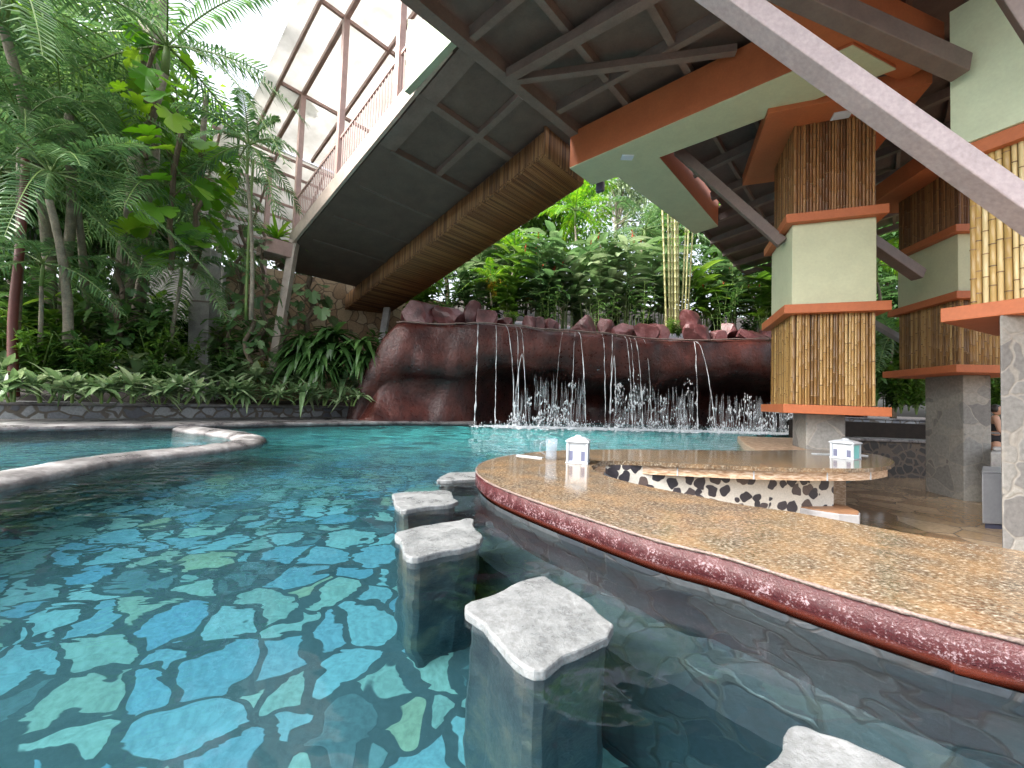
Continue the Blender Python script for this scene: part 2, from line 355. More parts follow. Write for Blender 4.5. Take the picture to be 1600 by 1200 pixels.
# counter outline surveyed at its own height
outer = [PZ(x, y, ZC) for x, y in [(1600, 1000), (1480, 971), (1360, 938), (1240, 902), (1130, 868), (1038, 846), (950, 819), (870, 793), (810, 772), (770, 756), (750, 743), (745, 733), (752, 724), (775, 716), (810, 710), (850, 705), (900, 702.5)]]
dr = (outer[0] - outer[1]).normalized(); outer = [outer[0] + dr * 2.6 + V((.5, -.1, 0)), outer[0] + dr * 1.2 + V((.1, 0, 0))] + outer
far = [PZ(x, y, ZC) for x, y in [(980, 702), (1080, 703), (1176, 704), (1262, 703), (1330, 706), (1368, 710), (1390, 716), (1398, 722)]]
infar = [PZ(x, y, ZC) for x, y in [(1392, 727), (1365, 731), (1320, 732), (1240, 731), (1150, 728), (1060, 724), (1000, 721), (960, 720), (936, 722)]]
innear = [PZ(x, y, ZC) for x, y in [(924, 729), (930, 736), (955, 746), (1007, 759), (1074, 772), (1155, 788), (1240, 800), (1343, 819), (1440, 837), (1566, 856), (1640, 868)]]
dr = (innear[-1] - innear[-2]).normalized(); innear += [innear[-1] + dr * 1.5, innear[-1] + dr * 3.2]
outer = smoothline(outer, 3); far = smoothline(far, 3); infar = smoothline(infar, 3); innear = smoothline(innear, 3)
top = outer + far + infar + innear
b = MB(); b.prism(top, .14, ZC)
bar_ = thing('bar_counter', (3, 3.5, .185), 'long curved speckled tan granite swim-up bar counter with worn dark red rim', 'bar counter')
b.build('counter_top', 'granite', bar_, bevel=.012)
rim_o = outer[:-6]
# dark red rim band along the pool side, leaning in towards the water
b = MB(); ro1 = offset(rim_o, -.012 if True else 0)
side = 1 if (offset(rim_o, .1)[20] - V((3, 4))).length < (V(rim_o[20][:2]) - V((3, 4))).length else -1   # which side faces the bar
rin = offset(rim_o, .26 * side); rbot = offset(rim_o, .045 * side); rmid = offset(rim_o, -.012 * side); rtop = offset(rim_o, .0)
vs = []; n = len(rim_o)
for q, z in ((rtop, .172), (rmid, .155), (rmid, .08), (rbot, .022), (rin, .015), (rin, .1)): vs += [(p.x, p.y, z) for p in q]
b.add(vs, [(k * n + i, k * n + i + 1, (k + 1) * n + i + 1, (k + 1) * n + i) for k in range(5) for i in range(n - 1)])
b.build('rim', 'red_rim', bar_, smooth=True)
b = MB(); random.seed(4); bead = offset(rim_o, -.004 * side); b.tube([(p.x, p.y, .181) for p in smoothline([V((p.x, p.y, 0)) for p in bead], 3)], [rnd(.005, .010) for _ in range((len(bead) - 1) * 3 + 1)], 6)
b.build('grout_bead', 'pink_grout', bar_, smooth=True, fixn=False)
# underwater wall and ledge below the rim
def strip(name, line, mat, prof, parent=None):   # profile = list of (inward offset, z)
    b = MB(); n = len(line); vs = []
    for d, z in prof:
        for p in offset(line, d * side): vs.append((p.x, p.y, z))
    b.add(vs, [(k * n + i, k * n + i + 1, (k + 1) * n + i + 1, (k + 1) * n + i) for k in range(len(prof) - 1) for i in range(n - 1)])
    return b.build(name, mat, parent, fixn=False)
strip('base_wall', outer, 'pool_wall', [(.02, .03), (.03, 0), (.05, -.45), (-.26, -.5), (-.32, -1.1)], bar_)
# tan stone fascia under the inner far edge, supporting wall of dark stones in white mortar
fi = infar + innear[:4]
fas = offset(fi, .0); cen = V((3.2, 4.4))
def inset(line, d, s_=None):
    q = offset(line, d)
    return q
sgn = 1 if inset(infar, .1)[6].y > V(infar[6][:2]).y else -1
b = MB(); A = inset(fi, .03 * sgn); B = inset(fi, .12 * sgn); n = len(A)
vs = [(p.x, p.y, z) for q, z in ((A, .139), (A, .045), (B, .045), (B, .139)) for p in q]
b.add(vs, [(k * n + i, k * n + i + 1, ((k + 1) % 4) * n + i + 1, ((k + 1) % 4) * n + i) for k in range(4) for i in range(n - 1)])
a = NT('fascia_stone'); v = a.vec(); n1 = a.noise(a.vec((8, 8, 40)), 1.6, 5, .65).outputs[0]
a.set(Base_Color=a.ramp(n1, [(.35, (.24, .14, .08)), (.5, (.45, .31, .2)), (.65, (.62, .52, .42))]), Roughness=.4)
b.build('fascia', 'fascia_stone', bar_)
for k_ in range(3, len(A) - 6, 4):
    b = MB(); q_ = A[k_]; b.obox((q_.x, q_.y - .0, .09), (V((1, 0, 0)), V((0, 1, 0)), V((0, 0, 1))), (.006, .006, .044)); b.build('grout_joint', 'white_plastic', bar_)
p0, p1, p2, p3 = PZ(925, 735, .12), PZ(1062, 738, .12), PZ(1190, 741, .12), PZ(1334, 741, .12)
wl = smoothline([xy(p0) + V((.1, .25)), xy(p1) + V((0, .30)), xy(p2) + V((0, .30)), xy(p3) + V((0, .28))], 4)
wl3 = [V((p.x, p.y)) for p in wl]; back = [V((p.x + .05, p.y + .5)) for p in wl3][::-1]
b = MB(); b.prism(wl3 + back, -.78, .139); b.build('support_wall', 'white_mortar_wall', bar_)

# pool water: one body whose sides are sunk into the walls
pw = [PZ(1152, 684, 0), PZ(1200, 687, 0), PZ(1262, 690, 0)]
plat_edge = [PZ(x, y, 0) for x, y in [(1180, 705), (1163, 694), (1152, 683), (1180, 679), (1262, 679.5), (1330, 680)]]
w_near = offset(outer, .10 * side); w_far = offset([V(p[:2]) for p in far[:8]], .0)
wp = [V((p.x, p.y)) for p in w_near] + [V((p[0], p[1] - .2)) for p in far[1:8]] + [xy(p) + V((.12, -.05)) for p in plat_edge[:3]] + [xy(p) + V((0, -.12)) for p in plat_edge[3:]] + [V((22, 12)), V((22, 21)), V((-3, 18)), V((-12, 12.5)), V((-16, 8)), V((-16, -4)), V((w_near[0].x, -4))]
b = MB(); b.prism(wp, -1.2, 0.0); struct(b.build('pool_water', 'water'))
b = MB(); b.prism([V((-16, -4)), V((7, -4)), V((12, 2)), V((22, 10)), V((22, 21)), V((-16, 21))], -1.3, -1.02)
struct(b.build('pool_floor', 'pool_floor'))

# sunken bar floor (wet tiles)
fl = [V(p[:2]) for p in offset(innear, -.10 * side)]
bf = [V(p[:2]) + V((0, .1)) for p in infar][::-1]
b = MB(); b.prism([V((1.0, 4.2)), V((1.6, 3.3)), V((3, 2.0)), V((4.5, .4)), V((7, -2.5)), V((30, -2.5)), V((30, 12)), V((11, 12)), V((6.5, 8.2)), V((4.0, 5.7)), V((1.2, 4.9))], -.9, -.75)
struct(b.build('bar_floor', 'floor_tile'))
# dark base of the near counter branch, bar side
b = MB(); q = offset(innear, .12 * side * -1); q2 = offset(innear, .2 * side * -1); 
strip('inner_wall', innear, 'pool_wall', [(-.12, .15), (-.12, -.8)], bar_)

# wet platform behind the counter that carries the first pillar
pl = thing('stone_platform', PZ(1240, 690, .1), 'wet brown stone platform behind the counter, foot of the first pillar', 'platform')
pp = [xy(PZ(x, y, .14)) for x, y in [(1152, 681), (1250, 684), (1330, 686), (1400, 700)]]
pf = [xy(PZ(x, y, .14)) for x, y in [(1186, 706), (1163, 692)]]
poly = [pf[1], pf[0], V((pf[0].x + .1, pf[0].y - .3)), xy(PZ(1322, 709, .14)), xy(PZ(1322, 686, .14)), pp[1], pp[0]]
b = MB(); b.prism(poly, -1.0, .135); b.build('platform_body', 'fascia_stone', pl, bevel=.02)

# ------------------------------------------------------------------ left kerbs and beds
def kerb_solid(name, front, back, z0, z1, mat, parent=None, bev=.04, x=None):
    b = MB(); b.prism([xy(p) for p in front] + [xy(p) for p in back][::-1], z0, z1)
    return b.build(name, mat, parent, bevel=bev, smooth=False)
fr = [PZ(x, y, .12) for x, y in [(-500, 672), (-200, 670), (0, 667), (250, 663.5), (450, 660), (560, 659), (645, 658.5), (745, 660)]]
bk = [PZ(x, y, .12) for x, y in [(-500, 655), (-200, 655), (0, 654), (250, 653), (450, 651.5), (560, 651), (645, 650), (745, 650)]]
fr = smoothline(fr, 3); bk = smoothline(bk, 3)
lk = thing('pool_kerb', (-6, 8, .12), 'long weathered grey stone ledge along the far left edge of the pool', 'pool ledge')
kerb_solid('ledge_top', fr, bk, 0.03, .12, 'wet_kerb', lk)
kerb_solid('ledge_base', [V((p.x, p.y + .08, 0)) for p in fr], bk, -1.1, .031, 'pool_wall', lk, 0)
wallb = [V((p.x - .05, p.y + .05, 0)) for p in bk]; wallbb = [V((p.x - .3, p.y + .45, 0)) for p in bk]
gw = thing('garden_wall', (-6, 9, .12), 'low garden wall faced with blue grey stones, above the far left pool ledge', 'garden wall')
i1 = -4
kerb_solid('wall_face', wallb[:i1], wallbb[:i1], .0, .36, 'kerb_wall', gw, 0)
kerb_solid('coping', [V((p.x, p.y - .06, 0)) for p in wallb[:i1]], wallbb[:i1], .362, .44, 'wet_kerb', gw, .03)

# planting bed: rising soil
b = MB(); rows = 10; cols = []
base = [V((p.x - .25, p.y + .35, 0)) for p in bk]; n = len(base); vs = []
for j in range(rows):
    for i, p in enumerate(base):
        d = j * 1.1; dirx = V((-.45, .9, 0))
        q = p + dirx * d; vs.append((q.x, q.y, .33 + .10 * d + .18 * mnoise.noise(V((q.x, q.y, 0)) * .8) * min(j, 1)))
b.add(vs, [(j * n + i, j * n + i + 1, (j + 1) * n + i + 1, (j + 1) * n + i) for j in range(rows - 1) for i in range(n - 1)])
struct(b.build('planting_bed', 'soil', smooth=True))

# inner curved kerb (small basin at the left)
kp = smoothline([PZ(x, y, .06) for x, y in [(-420, 830), (-150, 775), (0, 746), (70, 733), (140, 720), (210, 711), (280, 704), (335, 698), (370, 693), (389, 687), (385, 681), (360, 676), (325, 672), (295, 668), (280, 664), (270, 660)]], 5)
kp = [kp[0] + (kp[0] - kp[1]).normalized() * 5] + kp
hw = .22; L_ = offset(kp, hw); R_ = offset(kp, -hw); n = len(kp); prof = []
for k in range(9):
    t = -1 + k / 4; zz = .092 - .05 * abs(t) ** 3
    prof.append((t * hw, zz))
prof = [(-hw * 1.02, -.0), (-hw * .8, -.06), (-hw * .8, -1.1)][::-1] + prof + [(hw * 1.02, 0), (hw * .8, -.06), (hw * .8, -1.1)]
vs = []
for d, z in prof:
    vs += [(p.x, p.y, z + .008 * mnoise.noise(V((p.x, p.y, d * 9)) * 5)) for p in offset(kp, d)]
b = MB(); b.add(vs, [(k * n + i, k * n + i + 1, (k + 1) * n + i + 1, (k + 1) * n + i) for k in range(len(prof) - 1) for i in range(n - 1)])
tag(b.build('basin_kerb', 'wet_kerb', smooth=True), 'rounded grey stone kerb curving round the small basin at the left of the pool', 'pool kerb')

# ------------------------------------------------------------------ stone stools standing in the pool
def stool(corners, label, zt=.03, th=.04, seed=0):
    P = [V(PZ(x, y, zt)[:2]) for x, y in corners]; c = sum(P, V((0, 0))) / 4; P = [c + (p - c) * 1.05 for p in P]
    t = thing('stool', (c.x, c.y, -1.0), label, 'stone stool', 'stone stools in a row along the counter')
    random.seed(seed); ring = []; N = 9
    for i in range(4):
        a_, b_ = P[i], P[(i + 1) % 4]; nrm = V((b_.y - a_.y, a_.x - b_.x)).normalized(); L = (b_ - a_).length
        if (nrm.dot(c - a_)) > 0: nrm = -nrm
        ph = rnd(0, 6); am = rnd(.010, .018) * L / .5
        for k in range(N):
            s_ = k / N; w = am * sin(s_ * pi * 3.2 + ph) * sin(s_ * pi) + am * .4 * sin(s_ * 17 + ph) - .02 * L * sin(pi * s_) + .004 * rnd(-1, 1)
            r_ = .09 * (abs(2 * s_ - 1) ** 5)
            ring.append(a_.lerp(b_, s_) + nrm * w + (c - a_.lerp(b_, s_)) * r_)
    b = MB(); b.prism(ring, zt - th, zt); b.build('seat_slab', 'stool_stone', t, bevel=.008)
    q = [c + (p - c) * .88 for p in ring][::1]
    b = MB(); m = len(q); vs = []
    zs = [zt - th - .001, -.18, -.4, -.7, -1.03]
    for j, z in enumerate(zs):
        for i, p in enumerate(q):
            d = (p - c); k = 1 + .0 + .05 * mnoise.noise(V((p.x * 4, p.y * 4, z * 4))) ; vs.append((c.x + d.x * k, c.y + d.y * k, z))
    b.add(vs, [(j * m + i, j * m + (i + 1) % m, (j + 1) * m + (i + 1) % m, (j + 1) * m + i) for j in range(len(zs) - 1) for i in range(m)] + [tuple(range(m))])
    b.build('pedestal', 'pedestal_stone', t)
stool([(722, 945), (850, 896), (968, 977), (833, 1052)], 'big pale stone stool in the pool, nearest whole one to the viewer', seed=3)
stool([(617, 830), (737, 808), (754, 848), (640, 872)], 'pale grey stone stool in the pool, third from the far end of the row', seed=5)
stool([(612, 770), (700, 765), (716, 785), (624, 797)], 'light stone stool, second from the far end of the row, beyond the cracked one', seed=6)
stool([(700, 738), (758, 737), (760, 748), (680, 751)], 'small tan stone stool touching the rounded end of the bar counter', seed=8, zt=.03)
stool([(1240, 1126), (1440, 1205), (1340, 1380), (1150, 1260)], 'stone stool cut off by the bottom edge of the view, beside the red rim', seed=9)
for o in list(bpy.data.objects):
    if o.get('label', '').endswith('beyond the cracked one'): o['label'] = 'light stone stool in the pool, second from the far end of the row'

# ------------------------------------------------------------------ waterfall rock
def lipY(px): return 11.5 + (px - 620) / 620 * 2.3
lip_px = [(560, 600), (580, 560), (600, 524), (622, 503), (660, 506), (700, 508), (745, 505), (800, 509), (850, 515), (900, 518), (950, 522), (1010, 530), (1080, 533), (1150, 531), (1210, 530), (1300, 530), (1420, 532), (1560, 540)]
def lip(px):
    for (a_, ya), (b_, yb) in zip(lip_px, lip_px[1:]):
        if a_ <= px <= b_:
            return PY(px, ya + (yb - ya) * (px - a_) / (b_ - a_), lipY(px))
    return PY(px, 540, lipY(px))
random.seed(11)
def sstep(a_, b_, x): t = min(max((x - a_) / (b_ - a_), 0), 1); return t * t * (3 - 2 * t)
b = MB(); vs = []; NU = 150; pxs = [545 + (1345 - 545) * i / (NU - 1) for i in range(NU)]; prof_n = 0
for px in pxs:
    L = lip(max(px, 560)); cave = sstep(700, 830, px) * .93 + .07 * sstep(600, 680, px); lt = sstep(650, 560, px)
    if px < 560: L = L + V((-.3, .2, -.6))
    if px > 1322: L = L + V(((px - 1322) * .012, 0, -(px - 1322) * .12))
    bat = 1.0 * (1 - sstep(590, 760, px)) * 0.35
    band = 1.42 + .13 * sin(px * .021) + .07 * sin(px * .063)      # depth of the overhanging lip
    zl = L.z
    prof = [(9, zl + 1.9), (6, zl + 1.2), (3.5, zl + .75), (1.6, zl + .28), (.5, zl + .05), (.08, zl + .02), (-.02, zl - .03), (-.06 - bat * .1, zl - .15), (-.10 - bat * .2, zl - .55), (-.12 - bat * .4, zl - band * .82)]
    cz = zl - band
    prof += [(.05 + .5 * cave - bat * .6, cz), (.12 + 1.9 * cave - bat * .8, cz - .02 - .1 * cave), (.16 + 3.6 * cave - bat * 1., cz * .82), (.16 + 4.0 * cave - bat * 1.3, cz * .5), (.12 + 4.0 * cave - bat * 1.6, cz * .25), (.05 + 3.9 * cave - bat * 1.9, 0.02), (3.9 * cave - bat * 2, -.5), (3.9 * cave - bat * 2, -1.15)]
    prof_n = len(prof)
    for k, (dy, z) in enumerate(prof):
        am = .0 if k in (5, 6) else (.24 if k > 6 else .10)
        nv = mnoise.noise(V((L.x * .7, z * .8, k * .1))) * am + mnoise.noise(V((L.x * 2.2, z * 2.2, 3 + dy))) * am * .55
        nz = mnoise.noise(V((L.x * 1.5, 5, dy))) * (.05 if k < 7 else .03)
        vs.append((L.x + dy * .15, L.y + dy + nv, z + (nz if z > .1 else 0)))
b.add(vs, [(i * prof_n + k, i * prof_n + k + 1, (i + 1) * prof_n + k + 1, (i + 1) * prof_n + k) for i in range(NU - 1) for k in range(prof_n - 1)])
wf = b.build('waterfall_rock', 'red_rock', smooth=True)
md = wf.modifiers.new('sub', 'SUBSURF'); md.levels = 1; md.render_levels = 1
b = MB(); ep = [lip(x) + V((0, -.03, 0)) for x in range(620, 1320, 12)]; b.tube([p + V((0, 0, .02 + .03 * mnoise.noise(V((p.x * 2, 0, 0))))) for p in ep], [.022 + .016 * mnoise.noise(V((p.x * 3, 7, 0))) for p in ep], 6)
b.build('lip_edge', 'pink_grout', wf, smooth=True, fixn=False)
tag(wf, 'large dark red grotto rock with an overhanging lip over the pool', 'waterfall rock')

def boulder(mb, c, sx, sy, sz, seed):
    random.seed(seed); bm = bmesh.new(); bmesh.ops.create_icosphere(bm, subdivisions=3, radius=1)
    planes = [(V((.1, -.1, 1)).normalized(), .55), (V((0, -1, .25)).normalized(), .6)]
    for _ in range(8):
        nrm = V((rnd(-1, 1), rnd(-1, 1), rnd(-.5, 1))).normalized(); planes.append((nrm, rnd(.38, .62)))
    for v_ in bm.verts:
        for nrm, d in planes:
            e = v_.co.dot(nrm) - d
            if e > 0: v_.co -= nrm * e
        v_.co += v_.co.normalized() * mnoise.noise(v_.co * 2.5 + V((seed, 0, 0))) * .05
        v_.co = V((v_.co.x * sx, v_.co.y * sy, v_.co.z * sz))
    o = len(mb.v); mb.v += [tuple(v_.co + V(c)) for v_ in bm.verts]; mb.f += [tuple(v_.index + o for v_ in f.verts) for f in bm.faces]; bm.free()
BL = [(662, 56, 466, 503, 0, 'tall pointed red boulder at the left end of the waterfall top'), (706, 52, 477, 504, -.1, 'broad flat pinkish boulder beside the pointed one'),
      (738, 40, 463, 500, .5, 'tall split boulder behind the broad flat one'), (757, 34, 480, 505, 0, 'low wedge boulder right of the tall split one'),
      (783, 28, 493, 508, .3, 'small smooth boulder left of the three narrow dark ones'), (826, 26, 490, 514, .2, 'first of three narrow dark boulders in the middle left'),
      (843, 20, 491, 515, .2, 'second of three narrow dark boulders in the middle left'), (860, 24, 493, 516, .2, 'third of three narrow dark boulders, with a rounded top'),
      (914, 38, 485, 520, .1, 'steep blocky boulder left of the pale rounded one'), (946, 34, 494, 522, .2, 'pale rounded boulder in the middle of the waterfall top'),
      (975, 34, 501, 526, 0, 'low angular boulder left of the square block'), (1004, 40, 499, 527, 0, 'square red block boulder in the middle of the row'),
      (1034, 40, 504, 526, .4, 'low red boulder left of the bamboo canes'), (1084, 36, 480, 516, .4, 'tallest column boulder right of the bamboo canes'),
      (1092, 44, 502, 531, 0, 'pyramid boulder in front of the tall column boulder'), (1118, 26, 512, 531, .1, 'small boulder between the pyramid one and the flat ones'),
      (1141, 28, 502, 522, .5, 'upright block boulder near the first pillar'), (1172, 56, 514, 531, .2, 'long flat pink boulder beside the first pillar'), (1200, 30, 513, 528, .6, 'low boulder half hidden behind the first pillar')]
for i, (px, w, yt, yb, dy, lab) in enumerate(BL):
    Y = lipY(px) + .55 + dy; k = Y / F; s_ = w * k * .68; h = (yb - yt) * k
    c = PY(px, yb, Y); mb = MB(); boulder(mb, (c.x, c.y, c.z + h * .30), s_, s_ * .8, h * .98, 40 + i)
    o = mb.build('boulder', 'boulder'); tag(o, lab, 'boulder', 'red boulders along the top of the waterfall')
    for p in o.data.polygons: p.use_smooth = True
    o.data.set_sharp_from_angle(angle=radians(16))

# falling water: strands, droplets, foam
random.seed(21)
b = MB(); veil = MB()
def strand(mb, px0, px1, r=.012, y1=None, z1=0, out=.15, brk=.0, z0=None):
    L = lip(px0); Y = L.y - .07; n = 34; pts = []; rad = []
    ex = PY(px1, 600, Y).x; zs = L.z - .02 if z0 is None else z0
    ph = rnd(0, 9)
    for k in range(n + 1):
        t = k / n; z = zs + (z1 - zs) * t
        x = L.x + (ex - L.x) * sqrt(t) + .015 * mnoise.noise(V((ph, z * 3, 0)))
        pts.append((x, Y - out * sqrt(t), z)); rad.append(r * (.25 + 3.2 * abs(mnoise.noise(V((ph, z * 4, 7)))) ** 1.2) * (1 + .5 * t))
    mb.tube(pts, rad, 5)
for px0, px1, r in [(747, 745, .012), (775, 776, .013), (790, 807, .012), (806, 812, .010), (812, 824, .008), (898, 893, .010), (903, 916, .013), (940, 946, .008), (956, 953, .010), (975, 988, .013), (982, 992, .008), (990, 1004, .012), (1004, 1018, .007), (1083, 1088, .012), (1085, 1116, .013), (880, 866, .006)]:
    strand(b, px0, px1, r * .85)
# looping strands that split below the lip
for px, w, zt, zb in [(817, 15, 2.2, 1.0), (958, 10, 2.3, .5)]:
    L = lip(px); Y = L.y - .2; k = Y / F; pts = []
    for i in range(17):
        t = -1 + i / 8; pts.append((L.x + t * w * k * .5 * (1.25 - .25 * abs(t)), Y, zt - (zt - zb) * abs(t) ** 1.4))
    b.tube(pts, .009, 5)
def drop(mb, c, r, l):
    x, y, z = c; mb.add([(x - r, y, z), (x, y - r, z), (x + r, y, z), (x, y + r, z), (x, y, z + l), (x, y, z - l)], [(0, 1, 4), (1, 2, 4), (2, 3, 4), (3, 0, 4), (1, 0, 5), (2, 1, 5), (3, 2, 5), (0, 3, 5)])
zones = [(800, 832, 1.2, 200), (835, 915, 1.6, 560), (925, 960, .4, 30), (960, 1092, 1.5, 900), (1108, 1255, 1.25, 900)]
for x0, x1, zt, N in zones:
    nclu = max(3, N // 15)
    for _ in range(nclu):
        px = rnd(x0, x1); L = lip(px); zc = zt * rnd(0, 1) ** 1.15 * (.45 + 1.3 * abs(mnoise.noise(V((px * .045, 2, 0))))) + rnd(-.1, .1); Y = L.y - rnd(.05, .45); k = Y / F; x = PY(px, 600, Y).x
        for _ in range(7):
            dx, dz = random.gauss(0, .07), random.gauss(0, .05)
            if zc + dz > 0: drop(b, (x + dx, Y + rnd(-.1, .1), zc + dz - abs(dx) * .8), rnd(.008, .028), rnd(.02, .07))
    for _ in range(N // 4):      # soft vertical streaks
        px = rnd(x0, x1); L = lip(px); Y = L.y - rnd(.0, .5); x = PY(px, 600, Y).x; z = rnd(.1, zt); l = rnd(.2, .8)
        veil.tube([(x, Y, z), (x + rnd(-.01, .01), Y, z - l * .5), (x, Y, max(z - l, -.02))], [.006, rnd(.007, .016), .010], 4)
wfall = thing('waterfall', (lip(960).x, lip(960).y, 0), None, None); 
tag(wfall, 'white strands and droplets of water falling from the red rock lip', 'waterfall', kind='stuff')
b.build('streams', 'falling_water', wfall, smooth=True, fixn=False); veil.build('streaks', 'falling_veil', wfall, smooth=True, fixn=False)
b = MB(); random.seed(5)
for _ in range(9500):
    px = rnd(735, 1262); L = lip(px); spread = abs(random.gauss(0, .22)); 
    wgt = 1.0 if any(x0 - 6 < px < x1 + 6 for x0, x1, _, _ in zones) else .45
    if random.random() > wgt * min(1, (px - 735) / 60, (1262 - px) / 30 + .2): continue
    spread *= .7; Y = L.y - .25 - (spread * (1 if random.random() < .88 else 2.6)) + rnd(0, .3); k = Y / F; x = PY(px, 600, Y).x; r = rnd(.008, .04)
    z = rnd(0, .05) if random.random() < .8 else abs(random.gauss(0, .11))
    if z > .06: drop(b, (x, Y, z), r * .3, r * .8)
    else: b.add([(x - r * 1.6, Y, z), (x, Y - r * 1.2, z), (x + r * 1.6, Y, z), (x, Y + r, z), (x, Y, z + r * .6)], [(0, 1, 4), (1, 2, 4), (2, 3, 4), (3, 0, 4)])
tag(b.build('foam', 'foam', smooth=True, fixn=False), 'band of white foam and spray where the falls meet the pool', 'foam', kind='stuff')

# ------------------------------------------------------------------ building overhead
ZS, ZD = 5.85, 6.64
UP = V((0, 0, 1))
def hor(px, py): d = ray(px, py); d.z = 0; return d.normalized()
AX = hor(100, 603); CX = V((-AX.y, AX.x, 0)) * -1 if (V((-AX.y, AX.x, 0))).y < 0 else V((-AX.y, AX.x, 0))
# AX runs away to the left, CX runs away to the right
LP = PZ(892, 198, ZD)
DSL = (AX - UP * .25).normalized()                       # falls away down the ramp
RN = CX.cross(DSL).normalized()
def PR(x, y, off=0): return PP(x, y, LP + UP * off, RN)

# T-shaped concrete beam with orange sides and a cream underside
T = [PZ(x, y, ZS) for x, y in [(890, 262), (925, 288), (965, 275), (1085, 365), (1122, 353), (1030, 245), (1400, 107), (1333, 70)]]
tb = thing('concrete_beam', T[0], 'large T-shaped beam with orange sides and pale cream underside hanging over the pool', 'beam')
b = MB(); b.prism([xy(p) for p in T], ZS + .004, ZD - .02); b.build('orange_sides', 'orange', tb)
cc = sum(T, V((0, 0, 0))) / 8
b = MB(); b.prism([xy(p) for p in T], ZS - .015, ZS + .0035); b.build('cream_soffit', 'plaster', tb)
b = MB(); lp = PZ(980, 246, ZS - .03); b.obox(lp, (V((1, 0, 0)), V((0, 1, 0)), UP), (.12, .08, .012)); b.build('recessed_light', 'lamp_white', tb)

# upper deck: panels on a grid of joists
LA, LB = PZ(638, 0, ZD), PZ(892, 198, ZD)
dk = thing('upper_deck', (2, 5, ZD), 'dark brown boarded deck with painted joists forming the ceiling above the pool', 'deck')
Ln = LA - CX * 2.6
deckpoly = [T[0] + CX * .7, LB, Ln, Ln - AX * 6, V((9, 1.2, 0)), V((10.5, 6.5, 0)), T[6] - AX * .5, T[7] + CX * .7]
b = MB(); b.prism([xy(p) for p in deckpoly], ZD + .16, ZD + .24); b.build('ceiling_panels', 'ceiling_panel', dk)
b = MB()
b.bar(Ln + UP * .0, LB + CX * .3 + UP * .0, .2, .24)           # edge joist along the top of the ramp
b.build('edge_joist', 'ceiling_beam', dk)
def inpoly(p, poly):
    c = False; j = len(poly) - 1
    for i in range(len(poly)):
        a_, d_ = poly[i], poly[j]
        if (a_.y > p.y) != (d_.y > p.y) and p.x < (d_.x - a_.x) * (p.y - a_.y) / (d_.y - a_.y) + a_.x: c = not c
        j = i
    return c
def clipbar(mb, p, d, poly, w, h, z, maxl=14):
    t = -maxl; st = None
    while t <= maxl:
        q = p + d * t; ins = inpoly(q, poly)
        if ins and st is None: st = t
        if (not ins or t + .1 > maxl) and st is not None:
            if t - st > .4:
                a_, e_ = p + d * st, p + d * (t - .1); mb.bar((a_.x, a_.y, z), (e_.x, e_.y, z), w, h)
            st = None
        t += .1
for k in range(1, 7):
    mb = MB(); clipbar(mb, LB - AX * (k * 1.18), CX, deckpoly, .11, .16, ZD + .077)
    if mb.v: mb.build('joist', 'ceiling_beam', dk)
for k in range(-1, 7):
    mb = MB(); clipbar(mb, LB - CX * (.55 + k * 1.12), AX, deckpoly, .12, .2, ZD + .06)
    if mb.v: mb.build('cross_joist', 'ceiling_beam', dk)
# diagonal braces under the deck
b = MB(); b.bar(PZ(800, 125, ZD - .1), PZ(1150, 78, ZD - .1), .12, .12); b.bar(PZ(795, 118, ZD - .12), PZ(1040, -20, ZD - .12), .16, .16)
b.build('diagonal_brace', 'ceiling_beam', dk)

# ramp going down to the garden
R0 = PR(655, 152); R1 = PR(470, 388); W0 = LB
wid = (W0 - LA).dot(CX)
def RP(s, u, off=0):     # s metres down the slope from the joist line, u metres across (0 = outer left edge)
    return R00 + DSL * s + CX * u + UP * off
R00 = LA + CX * ((R0 - LA).dot(CX)); R00 = R00 + UP * 0
WR = (LB - R00).dot(CX); SL = (R1 - R00).dot(DSL)
rp = thing('ramp', R0, 'dark grey underside of the long sloping walkway going down to the garden at left', 'walkway')
TOPL = 1.15
b = MB(); b.slab([RP(0, 0, .12), RP(0, WR + .9, .12), RP(SL + 1.6, WR + .9, .12), RP(SL + 1.6, 0, .12)], UP * .1); b.build('underside_panels', 'ceiling_panel', rp)
b = MB(); b.slab([RP(2.6, .02), RP(2.6, WR, 0), RP(SL + 1.5, WR, 0), RP(SL + 1.5, .02)], UP * .115); b.build('soffit_boards', 'ceiling_panel', rp)
b = MB()
for u in (.25, WR * .52): b.slab([RP(0, u - (.0 if u > 1 else .22)), RP(0, u + .14), RP(2.62, u + .14), RP(2.62, u - (.0 if u > 1 else .22))], UP * .115)
b.slab([RP(1.15, 0, -.004), RP(1.15, WR, -.004), RP(1.29, WR, -.004), RP(1.29, 0, -.004)], UP * .115)
b.build('soffit_beam', 'ceiling_beam', rp)
b = MB()
for s_ in (2.6, 3.95, 5.3, 6.6): b.slab([RP(s_, .3, -.02), RP(s_, WR - .25, -.02), RP(s_ + .06, WR - .25, -.02), RP(s_ + .06, .3, -.02)], UP * .03)
b.build('cover_strip', 'brown_steel', rp)
# stringer along the open edge
b = MB(); b.slab([RP(-.05 + .2, -.02, -.03), RP(SL + .15, -.02, -.03), RP(SL + .15, -.02, .34), RP(.15, -.02, .34)], CX * -.07); b.build('stringer', 'stringer_paint', rp)
# green plaster parapet at the head of the ramp
pa = PR(701, 70); pb = PR(632, 143)
pp_ = thing('parapet_wall', pb, 'pale green plaster parapet wedge at the head of the walkway', 'parapet')
b = MB(); b.slab([pa - DSL * .12 , pb, pb + UP * 1.35, pa - DSL * .12 + UP * .25], CX * .12); b.build('parapet_body', 'parapet_paint', pp_)

